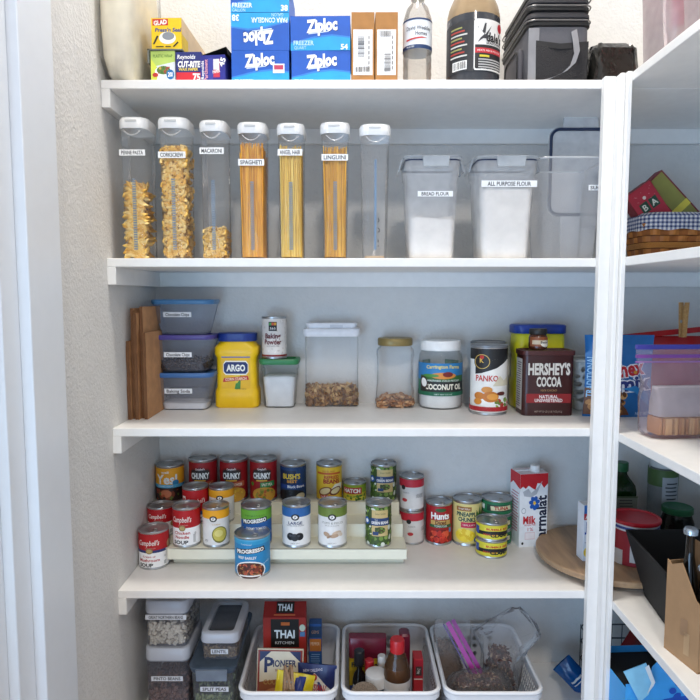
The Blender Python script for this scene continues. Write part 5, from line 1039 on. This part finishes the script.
# split peas container (blue gasket) + lentil on top
px_ = -.330; py_ = .162
HP = U(0, 667, .03)[1]-T5
t = item('split_pea_container', 'latched clear split pea container beneath the lentil container', 'food container', (px_, py_, T5))
mb = MB(); mb.loft([(.0005, .045, .12, .014), (.005, .048, .124, .016), (HP-.014, .0525, .13, .018)], GREYCLEAR, True, False, 5); mb.build('container_body', t, 60)
mb = MB(); mb.loft([(HP-.017, .0535, .131, .018), (HP-.011, .0545, .132, .018)], mat('#33485f', .4), False, False, 5); mb.build('gasket', t)
mb = MB(); mb.loft([(HP-.012, .0545, .132, .018), (HP-.008, .0575, .135, .02), (HP-.002, .0575, .135, .02), (HP, .054, .131, .018), (HP-.001, .048, .125, .016)], clear('lid_blue', '#8fa3b8', .62, '#73869c', .2), False, True, 5); mb.build('lid', t, 50)
mb = MB(); mb.loft([(HP-.03, .037, .003, .003, .0, -.1385), (HP-.004, .038, .003, .003, .0, -.1385)], clear('latch_blue', '#c9d3de', .7, '#a9b6c6', .2)); mb.build('latch', t)
tape(t, 'SPLIT PEAS', .068, .0125, on_front(-.132, .005, HP-.062), '#d5d8de')
chips(None, 'green split peas filling the latched container', 'split peas', (px_, py_, T5), 500, lambda z: .0475, lambda z: .125, HP-.07, pc_bean(['#7d8a5a', '#8f9a68', '#5f6c44'], .0042), '#4d5a38', 'split_peas')
pop('lentil_container', 'lentil container with windowed lid on top of the split pea container', px_+.013, py_-.022, T5+HP+.0005, .0475, .086, .068, 'LENTIL', .016, window=True, tw=.042, lh=.024)
chips(None, 'brown lentils inside the windowed-lid container', 'lentils', (px_+.013, py_-.022, T5+HP+.0008), 460, lambda z: .043, lambda z: .081, .038, pc_bean(['#6a5638', '#7d6644', '#4f3f28', '#8a7450'], .0036), '#4a3a24', 'lentils')
# basket 1 contents
bz = T5+.006
t = item('noodle_box', 'red Thai noodle box standing at the back of the left basket'.replace('Thai ', 'and orange '), 'box', (-.172, .2, bz)); w, dp, H = .112, .045, U(0, 617, .18)[1]-bz
mb = MB(); mb.box(-w/2, w/2, -dp/2, dp/2, 0, H, '#a52a1e'); mb.add([(-w/2, -dp/2, H), (w/2, -dp/2, H), (w/2, dp/2-.012, H+.028), (-w/2, dp/2-.012, H+.028), (-w/2, dp/2, H), (w/2, dp/2, H)], [(0, 1, 2, 3), (3, 2, 5, 4), (0, 3, 4), (1, 5, 2)], '#8c1d1a'); mb.build('box_body', t, bev=.0005)
mb = MB(); decal(mb, [R_(-.5, 0, .5, 1, '#a3281e'), R_(-.5, 0, .5, .5, '#c0462a'), R_(-.32, .62, .34, .98, '#171412'), R_(-.08, .9, .12, .94, '#c8682a'), T_('THAI', .0, .79, .1, '#dfe8ec', .48, .03), T_('KITCHEN', .0, .68, .035, '#dfe8ec', .44, .01), R_(-.4, .55, .38, .61, '#c96a40'), T_('stir-fry rice noodles', 0, .58, .03, '#f2dcc8', .6), R_(-.3, .1, .3, .5, '#2c2a1c'), E_(.42, .87, .07, .045, '#c9d6c2'), R_(.36, .76, .48, .82, '#4a78a8')], w, H, on_front(-dp/2)); 
decal(mb, [R_(-.2, .25, .22, .95, '#171412'), T_('THAI', 0, .6, .4, '#dfe8ec', .34, .03), R_(-.25, .1, .25, .18, '#c96a40')], w, .03, lambda u, v, e: (u, -dp/2+v*.033/.03-.0003-e, H+v*.028/.03+.0006+e)); mb.build('label', t)
t = item('pasta_box', 'narrow blue box with orange panel right of the red noodle box', 'box', (-.094, .235, bz)); w, dp, H = .034, .03, U(0, 624, .22)[1]-bz
mb = MB(); mb.box(-w/2, w/2, -dp/2, dp/2, 0, H, '#2a5c9e'); mb.build('box_body', t, bev=.0006)
mb = MB(); decal(mb, [R_(-.5, .78, .5, .96, '#274468'), T_('GEMS', 0, .87, .05, '#c9a07a', .6), R_(-.44, .56, .48, .76, '#c47a38'), T_('PEPPER', 0, .68, .05, '#f2e2c8', .7)]+txtlines(0, .5, .8, 12, '#8fb6e0', .035), w, H, on_front(-dp/2)); mb.build('label', t)
t = item('gravy_mix_packet', 'cream and brown gravy packet leaning in the left basket', 'packet', (-.178, .09, bz+.006), math.radians(2))
t.rotation_euler = (math.radians(-14), 0, math.radians(-2)); w, H = .118, .158
mb = MB(); mb.box(-w/2, w/2, -.003, .003, 0, H, '#d8cdb4'); mb.build('packet_body', t, bev=.001)
mb = MB(); decal(mb, [R_(-.48, .02, .48, .98, '#8e3328'), R_(-.44, .04, .44, .96, '#ddd3bc'), P_([(-.44, .96), (-.2, .96), (-.44, .8)], '#24305e'), P_([(.44, .96), (.2, .96), (.44, .8)], '#24305e'), T_('P', -.24, .76, .22, '#24305e', .2, .03), T_('IONEER', .1, .78, .1, '#24305e', .5, .03), T_('BRAND', .0, .68, .04, '#8a2a24', .2), P_([(-.44, .04), (.44, .04), (.44, .5), (.1, .56), (-.44, .5)], '#8a4a28'), T_('COUNTRY', -.05, .5, .07, '#b08a4a', .6, .02), E_(-.05, .3, .3, .12, '#b5784a'), E_(.0, .32, .2, .06, '#cfa070')], w, H, on_front(-.003)); mb.build('label', t)
t = item('fry_mix_bag', 'navy seafood breading bag at the front right of the left basket', 'bag', (-.085, .08, bz+.008), math.radians(-8)); t.rotation_euler = (math.radians(-10), 0, math.radians(-8))
mb = MB(); fn = pillow(mb, .1, .128, .014, mat('#1f2a62', .35, bump=.3, bscale=30), seed=6)
decal(mb, [P_([(-.42, .0), (.3, .0), (.3, .4), (-.2, .5), (-.42, .2)], '#cfc6b4'), P_([(-.44, .55), (-.05, .86), (.4, .55), (-.05, .3)], '#e3ddd2'), T_('LOUISIANA', -.02, .6, .12, '#b3222a', .66, .03, -4), T_('FISH FRY', .05, .42, .1, '#1f2a62', .5, .03), E_(-.15, .46, .2, .05, '#5a5048'), E_(-.05, .78, .07, .06, '#b3222a'), T_("NEW ORLEANS", -.1, .9, .05, '#d8d4e8', .5, 0, 8)], .1, .128, fn, True); mb.build('bag_body', t, 60)
t = item('snack_pouch', 'crumpled yellow and blue pouch closed by clothespins in the left basket', 'pouch', (-.150, .04, bz+.026)); t.rotation_euler = (math.radians(-18), math.radians(10), 0)
mb = MB(); pillow(mb, .095, .11, .018, mat('#e6d01f', .35, bump=.8, bscale=30), seed=11, crinkle=.01); mb.build('bag_body', t, 60)
mb = MB(); fn2 = pillow(mb, .034, .085, .0225, mat('#253a8c', .4), seed=12); o = mb.build('blue_panel', t, 60); o.location = (.012, -.002, .02)
for i, (dx, a) in enumerate(((-.012, .12), (.006, -.12))):
    o = item('clothespin', ['left wooden clothespin on the yellow pouch in the basket', 'right wooden clothespin on the yellow pouch in the basket'][i], 'clothespin', (-.143+dx, .02, bz+.108)); o.rotation_euler = (0, a, .4)
    for s_ in (-1, 1):
        mb = MB(); mb.loft([(0, .0028, .0055, .001, s_*.003, 0), (.04, .0035, .0055, .001, s_*.0038, 0), (.07, .0025, .005, .001, s_*.007, 0)], wood('pin_wood', '#a8886a', '#927254', 30)); mb.build('jaw', o)
    mb = MB(); mb.tube([(0, -.006, .036), (0, .006, .036)], .003, TIN, 8); mb.build('spring', o)
# basket 2 contents
t = item('yeast_pack', 'maroon topped yellow yeast pack at the back left of the middle basket', 'package', (.047, .225, bz)); t.rotation_euler = (math.radians(8), 0, 0)
H = .152; mb = MB(); mb.loft([(0, .048, .022, .006), (.004, .05, .024, .008), (H*.66, .05, .024, .008)], '#c9a51f', True, True); mb.loft([(H*.66, .05, .024, .008), (H*.9, .05, .021, .008), (H, .05, .012, .006)], mat('#6d1c30', .25, bump=.3, bscale=20), True, True); mb.build('pack_body', t, 40)
mb = MB(); decal(mb, [R_(-.48, .42, .48, .62, '#d8b82a'), T_("Fleischmann's", 0, .54, .09, '#1f2a3a', .86, .04), R_(-.48, 0, .48, .12, '#24407a'), T_('YEAST', 0, .3, .1, '#8a1f2a', .5, .03)], .1, H, on_front(-.0246, 0, 0)); mb.build('label', t)
def vial(label, x, y, r, h, body, cap, capr=None, ch=.02, extra=None):
    h *= 1.1
    t = item('extract_bottle', label, 'bottle', (x, y, bz))
    mb = MB(); mb.lathe([(r*.9, 0), (r, .003), (r, h*.62), (r*.85, h*.7), (r*.42, h*.8), (r*.4, h)], body, 32, cap0=True, cap1=True); mb.build('bottle_body', t)
    mb = MB(); cr = capr or r*.52; mb.lathe([(cr, h-.008), (cr*1.03, h-.007), (cr*1.03, h+ch-.002), (cr*.9, h+ch), (.001, h+ch)], cap, 28, cap0=True); mb.build('cap', t)
    mb = MB(); decal(mb, extra or [R_(-.6, 0, .6, 1, '#d5d5d2'), T_('PURE', 0, .6, .2, '#2a2a2a', .5, .02)]+txtlines(0, .4, .6, 3, '#666666', .1), 2*r, h*.4, on_cyl(r*1.005, h*.12), True); mb.build('label', t); return t
vial('black extract bottle with black cap at the left of the middle basket', .024, .135, .017, .112, mat('#14100e', .15), mat('#16161a', .4), .013, .028)
vial('small red-capped bottle behind the white-capped bottle in the middle basket', .05, .145, .015, .09, mat('#2a1712', .2), mat('#b8202c', .35), .012, .02)
vial('teal bottle with wide white cap in the middle basket', .066, .095, .026, .085, mat('#1c6c86', .3), mat('#e4e4e2', .4), .0265, .024, [R_(-1, 0, 1, 1, '#1c7a9a'), R_(-.5, .3, .5, .7, '#d8e4e8')])
vial('slim white-capped bottle behind the red-capped vinegar bottle', .082, .15, .012, .1, mat('#a8a8a4', .3), mat('#d8d8d6', .4), .010, .018)
t = item('jar_lid', 'speckled tan disc lid lying tilted at the front of the middle basket', 'lid', (.035, .048, bz+.078)); t.rotation_euler = (math.radians(62), 0, 0)
mb = MB(); mb.lathe([(.037, -.004), (.038, 0), (.038, .006), (.036, .008), (.001, .008)], mat('#8f8172', .7, vary=.5, vscale=400), 40, cap0=True); mb.build('lid_disc', t)
t = item('vinegar_bottle', 'tall bottle of brown liquid with red cap in the middle basket', 'bottle', (.117, .085, bz)); r = .033
mb = MB(); mb.lathe([(r*.9, 0), (r, .004), (r, .125), (r*.93, .143), (r*.65, .168), (r*.48, .18), (r*.46, .186)], clear('amber_glass', '#c9a77e', .18, '#a88a66', .06, .3), 40, cap0=True); mb.build('bottle_body', t)
mb = MB(); mb.lathe([(r*.52, .178), (r*.55, .179), (r*.55, .206), (r*.5, .21), (.001, .21)], mat('#c01f26', .35), 30, cap0=True); mb.build('cap', t)
mb = MB(); mb.lathe([(r*.86, .002), (r*.94, .005), (r*.94, .125), (r*.8, .142), (.001, .143)], mat('#7d5428', .3), 36, cap0=True); mb.build('liquid', t)
mb = MB(); rl = r*1.006; decal(mb, [R_(-1.3, 0, 1.3, 1, '#d9d6d2'), stripe(0, .36, '#a81c24'), E_(0, .44, .22, .18, '#d9d6d2'), R_(-.12, .42, .14, .66, '#24407a'), T_('Mc', 0, .54, .14, WH, .2, .03), R_(-.3, .34, .34, .4, '#a81c24'), T_('ALMOND', .0, .16, .12, '#f2dcd8', .5, .02), T_('EXTRACT', .5, .7, .08, BK, .3, .02, 80)], 2*rl, .098, on_cyl(rl, .016), True); mb.build('label', t)
t = item('gelatin_box', 'maroon box behind the red-capped bottle in the middle basket', 'box', (.145, .2, bz)); mb = MB(); mb.loft([(0, .014, .02, .005), (.16, .014, .02, .005), (.165, .010, .016, .005)], mat('#6f1830', .3)); mb.build('box_body', t)
t = item('food_color_box', 'narrow bright red box at the right of the middle basket', 'box', (.174, .14, bz)); mb = MB(); mb.box(-.012, .012, -.02, .02, 0, .135, '#b51f26'); mb.build('box_body', t, bev=.0006)
mb = MB(); decal(mb, [R_(-.46, .62, .46, .98, '#a3182a'), R_(-.3, .68, .35, .86, '#3a2a28'), T_('McC', 0, .77, .05, '#d8d8d0', .6, .02, 80), R_(-.46, .6, .46, .62, '#e8d8d0')], .024, .135, on_front(-.02)); mb.build('label', t)
# basket 3 contents
def shreds(label, loc, a, b, h, seed, film=True, rz=0, tilt=(0, 0)):
    rn = random.Random(seed); mb = MB()
    R = []
    for k in range(6):
        zf = k/5; s_ = (1-(zf*1.0)**3*.5)*(.85+.15*math.sin(PI*min(1, zf+.3))); R.append([(x*s_, y*s_, .002+h*zf) for x, y in rr(a, b, min(a, b)*.6, 5)])
    mb.rings(R, '#2a1714', True, True)
    for i in range(620):
        th_ = rn.uniform(0, 2*PI); zf = rn.random(); s_ = (1-zf**3*.5)*(.85+.15*math.sin(PI*min(1, zf+.3)))
        if rn.random() < .35: q = rn.random()**.5; zf = 1; s_ = .5*q*1.2+.1
        x, y = ringpt(a*s_, b*s_, min(a, b)*.5*s_, rn.random()); M = Matrix.Rotation(rn.uniform(0, 6), 3, 'Z') @ Matrix.Rotation(rn.uniform(-1.2, 1.2), 3, 'Y')
        big = rn.random() < .35; c = rn.choice(['#4a2620', '#5a3228', '#331c18', '#6a4034']) if not rn.random() < .16 else '#a58a72'
        mb.ball((x, y, .002+h*zf), (.009 if big else .006, .0035 if big else .0015, .0015), c, 6, 3, M)
    o = mb.build('shredded_food', loc=loc); o.rotation_euler = (tilt[0], tilt[1], rz); return tag(o, label, 'dried food', kind='stuff')
shreds('dark shredded dried food in the front bag of the right basket', (.318, .075, bz+.045), .074, .034, .062, 3, tilt=(0, -.08))
shreds('dark dried food in the bag behind at the right of the right basket', (.385, .145, bz+.02), .034, .05, .115, 4)
shreds('brown granular food in the zip bag leaning at the back left of the right basket', (.262, .2, bz+.0), .04, .03, .13, 6)
for o in list(C.objects)[-1:]:
    o.data.materials.clear()
    for c in ('#6a5240', '#75604c', '#5f4836', '#7d6852', '#6a5240', '#8a7460', '#5f4836'): o.data.materials.append(mat(c, .9))
t = item('food_bag', 'clear bag of dark shredded food at the front of the right basket', 'plastic bag', (.318, .075, bz+.03))
mb = MB(); rn = random.Random(1); R = []
for z, a, b in ((.004, .07, .03), (.02, .083, .042), (.05, .085, .044), (.08, .072, .038), (.098, .05, .02)):
    R.append([(x+rn.uniform(-.003, .003), y+rn.uniform(-.003, .003), z+x*.08) for x, y in rr(a, b, .025, 6)])
mb.rings(R, FILM, True, True); mb.build('bag_film', t, 60)
t = item('food_bag', 'large open clear bag rising above the right basket', 'plastic bag', (.39, .15, bz+.02))
mb = MB(); R = []
for z, a, b in ((.002, .034, .05), (.06, .045, .058), (.115, .05, .05), (.14, .07, .034), (.16, .085, .026), (.185, .062, .02), (.205, .036, .012), (.222, .01, .005)):
    R.append([(x+rn.uniform(-.005, .005)+(.35*(z-.1) if z > .1 else 0), y+rn.uniform(-.005, .005)+.1*z, z+rn.uniform(-.004, .004)) for x, y in rr(a, b, min(a, b)*.7, 6)])
mb.rings(R, FILM, True, True); mb.build('bag_film', t, 60)
t = item('zip_bag', 'clear zip bag with magenta seal leaning in the right basket', 'zip bag', (.27, .185, bz)); t.rotation_euler = (0, 0, 0)
mb = MB(); mb.loft([(.002, .048, .03, .015), (.06, .052, .036, .015), (.13, .046, .03, .015), (.18, .05, .006, .005), (.205, .045, .003, .002)], FILM, True, False, 5); mb.build('bag_film', t, 60)
mb = MB(); A_, B_ = Vector((-.018, -.03, .215)), Vector((.058, -.085, .085))
mb.ribbon([A_, B_], (.010, 0, .006), mat('#a3268c', .3), .002); mb.ribbon([A_+Vector((.013, 0, .006)), B_+Vector((.013, 0, .006))], (.009, 0, .005), mat('#8c1f7c', .3), .002); mb.ribbon([A_-Vector((.011, 0, .005)), B_-Vector((.011, 0, .005))], (.003, 0, .002), mat('#4a1f6a', .3), .002)
mb.build('zip_seal', t)
# bottom right: wire basket with chips, blue box
t = item('wire_basket', 'thin dark wire basket at the back of the bottom corner shelf', 'wire basket', (.795, .18, T5))
WR = mat('#4a4d50', .35, .8); mb = MB(); 
for z in (.003, .05, .10, .14): mb.tube([(x, y, z) for x, y in rr(.15, .11, .02, 4)], .002, WR, 6, closed=True)
for x in [-.15+.03*i for i in range(11)]:
    for y in (-.11, .11): mb.tube([(x*.97, y, .003), (x*.97, y, .14)], .0013, WR, 5)
for y in [-.08+.04*i for i in range(5)]:
    for x in (-.15, .15): mb.tube([(x, y, .003), (x, y, .14)], .0013, WR, 5)
mb.build('wire_frame', t)
for i, (lab, x, y, z, w, h, c, rot) in enumerate((('blue chip bag poking out past the left of the corner post', .634, .2, .012, .06, .09, '#0f4c86', (-.2, -.8, 0)), ('red chip bag lying in the wire basket', .70, .13, .1, .1, .12, '#8c2024', (-.5, .9, 0)), ('green chip bag lying right of the red one', .80, .19, .085, .1, .12, '#1f6a3a', (-.5, 1.0, 0)), ('dark teal chip bag at the right in the wire basket', .85, .12, .07, .08, .12, '#1a4a66', (-.4, .2, 0)))):
    t = item('chip_bag', lab, 'snack bag', (x, y, T5+z)); t.rotation_euler = rot
    mb = MB(); fn = pillow(mb, w, h, .02, mat(c, .25, bump=.7, bscale=26), seed=20+i); decal(mb, [R_(-.3, .4, .3, .46, '#d8d4d0'), R_(-.3, .3, .1, .33, '#d8d4d0')], w, h, fn, True); mb.build('bag_body', t, 60)
t = item('drink_box', 'bright blue carton with splashes and open flap on the bottom right shelf', 'box', (.59, -.12, T5), math.radians(3)); H = U(0, 663, -.12)[1]-T5; HL = U(0, 684, -.12)[1]-T5; w = .27; dp = .16
mb = MB(); LB = mat('#3aa0e6', .4, vary=.02)
for (x0, x1, y0, y1) in ((0, w, dp-.002, dp), (0, .002, 0, dp), (w-.002, w, 0, dp)): mb.box(x0, x1, y0, y1, 0, HL-.01, LB)
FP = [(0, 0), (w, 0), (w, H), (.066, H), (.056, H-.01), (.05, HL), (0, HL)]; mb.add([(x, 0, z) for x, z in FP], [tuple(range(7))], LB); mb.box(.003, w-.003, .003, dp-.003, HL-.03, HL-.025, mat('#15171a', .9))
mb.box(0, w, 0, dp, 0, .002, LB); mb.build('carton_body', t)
mb = MB(); decal(mb, [P_([(x/w, z/H) for x, z in FP], '#3aa0e6'), E_(.5, .62, .3, .1, '#1550b8')]+[E_(random.Random(i).uniform(.25, .98), random.Random(i+50).uniform(.5, .86), random.Random(i+9).uniform(.01, .04), random.Random(i+7).uniform(.01, .05), '#1550b8', i*40) for i in range(26)]+[R_(.1, .2, .98, .56, '#1550b8'), T_('ALKALINE WATER', .48, .95, .03, '#1d4a8c', .3), E_(.75, .7, .05, .03, '#13306a')], w, H, on_front(0)); mb.build('label', t)
mb = MB(); A_ = [(.03, -.004, HL-.04), (.047, -.008, HL-.02), (.052, -.012, HL+.01), (.032, -.02, HL+.058), (-.012, -.012, HL+.035)]
mb.add(A_+[(x, y+.002, z) for x, y, z in A_], [(0, 1, 2, 3, 4), (9, 8, 7, 6, 5)], '#8fd0ee'); mb.add([(.04, -.014, HL-.015), (.052, -.0165, HL+.005), (.054, -.0185, HL+.014), (.036, -.0225, HL+.056), (.028, -.0225, HL+.05), (.046, -.018, HL+.012)], [(0, 1, 2, 5), (5, 2, 3, 4)], '#e8ecee'); mb.build('open_flap', t)
# ================================================================== lights and camera
def area(name, loc, size, power, col, target=None, rot=None):
    l = bpy.data.lights.new(name, 'AREA'); l.shape = 'DISK' if not isinstance(size, tuple) else 'RECTANGLE'
    if isinstance(size, tuple): l.size, l.size_y = size
    else: l.size = size
    l.energy = power; l.color = col; o = bpy.data.objects.new(name, l); C.objects.link(o); o.location = loc
    if target: o.rotation_euler = (Vector(target)-Vector(loc)).to_track_quat('-Z', 'Y').to_euler()
    return o
area('ceiling_lamp', (0.05, -.27, 3.26), .3, 26, (1, .93, .84), (0.05, -.2, 0))
area('room_lamp', (.2, -2.9, 3.5), .25, 33, (1, .93, .86), (.05, 0, 1.1))
area('daylight_window', (-1.2, -2.4, .7), (1.6, 1.2), 36, (.40, .66, 1), (0, 0, .9))
l = bpy.data.lights.new('trim_blue_spot', 'SPOT'); l.energy = 26; l.color = (.42, .74, 1); l.spot_size = math.radians(26); l.spot_blend = .6; l.shadow_soft_size = .15  # added spot, throws extra blue onto the left door trim
o = bpy.data.objects.new('trim_blue_spot', l); C.objects.link(o); o.location = (-.35, -2.3, .55); o.rotation_euler = (Vector((-.62, -.42, 1.15))-Vector(o.location)).to_track_quat('-Z', 'Y').to_euler()
w = bpy.data.worlds.new('World'); bpy.context.scene.world = w; w.use_nodes = True
nt = w.node_tree; nt.nodes.clear(); bg = nt.nodes.new('ShaderNodeBackground'); bg.inputs[0].default_value = (.74, .85, 1, 1); bg.inputs[1].default_value = 1.06
tcw = nt.nodes.new('ShaderNodeTexCoord'); sx = nt.nodes.new('ShaderNodeSeparateXYZ'); rp = nt.nodes.new('ShaderNodeValToRGB')
rp.color_ramp.elements[0].color = (.42, .53, .74, 1); rp.color_ramp.elements[1].color = (.74, .68, .62, 1); rp.color_ramp.elements[0].position = .3; rp.color_ramp.elements[1].position = .8
e_ = rp.color_ramp.elements.new(.5); e_.color = (.57, .71, .90, 1)
mr = nt.nodes.new('ShaderNodeMapRange'); mr.inputs['From Min'].default_value = -1; mr.inputs['From Max'].default_value = 1
nt.links.new(tcw.outputs['Generated'], sx.inputs[0]); nt.links.new(sx.outputs[2], mr.inputs['Value']); nt.links.new(mr.outputs[0], rp.inputs[0]); nt.links.new(rp.outputs[0], bg.inputs[0])
ow = nt.nodes.new('ShaderNodeOutputWorld'); nt.links.new(bg.outputs[0], ow.inputs[0])
cd = bpy.data.cameras.new('Camera'); cam = bpy.data.objects.new('Camera', cd); C.objects.link(cam)
cam.location = (0, -D, EYE); cam.rotation_euler = (PI/2-TH, 0, 0); cd.sensor_width = 36; cd.lens = F*36/700; cd.clip_start = .01
sc = bpy.context.scene; sc.camera = cam
sc.view_settings.view_transform = 'Standard'; sc.view_settings.look = 'None'; sc.view_settings.exposure = .03
sc.cycles.transparent_max_bounces = 32; sc.cycles.max_bounces = 8
sc.cycles.use_denoising = True
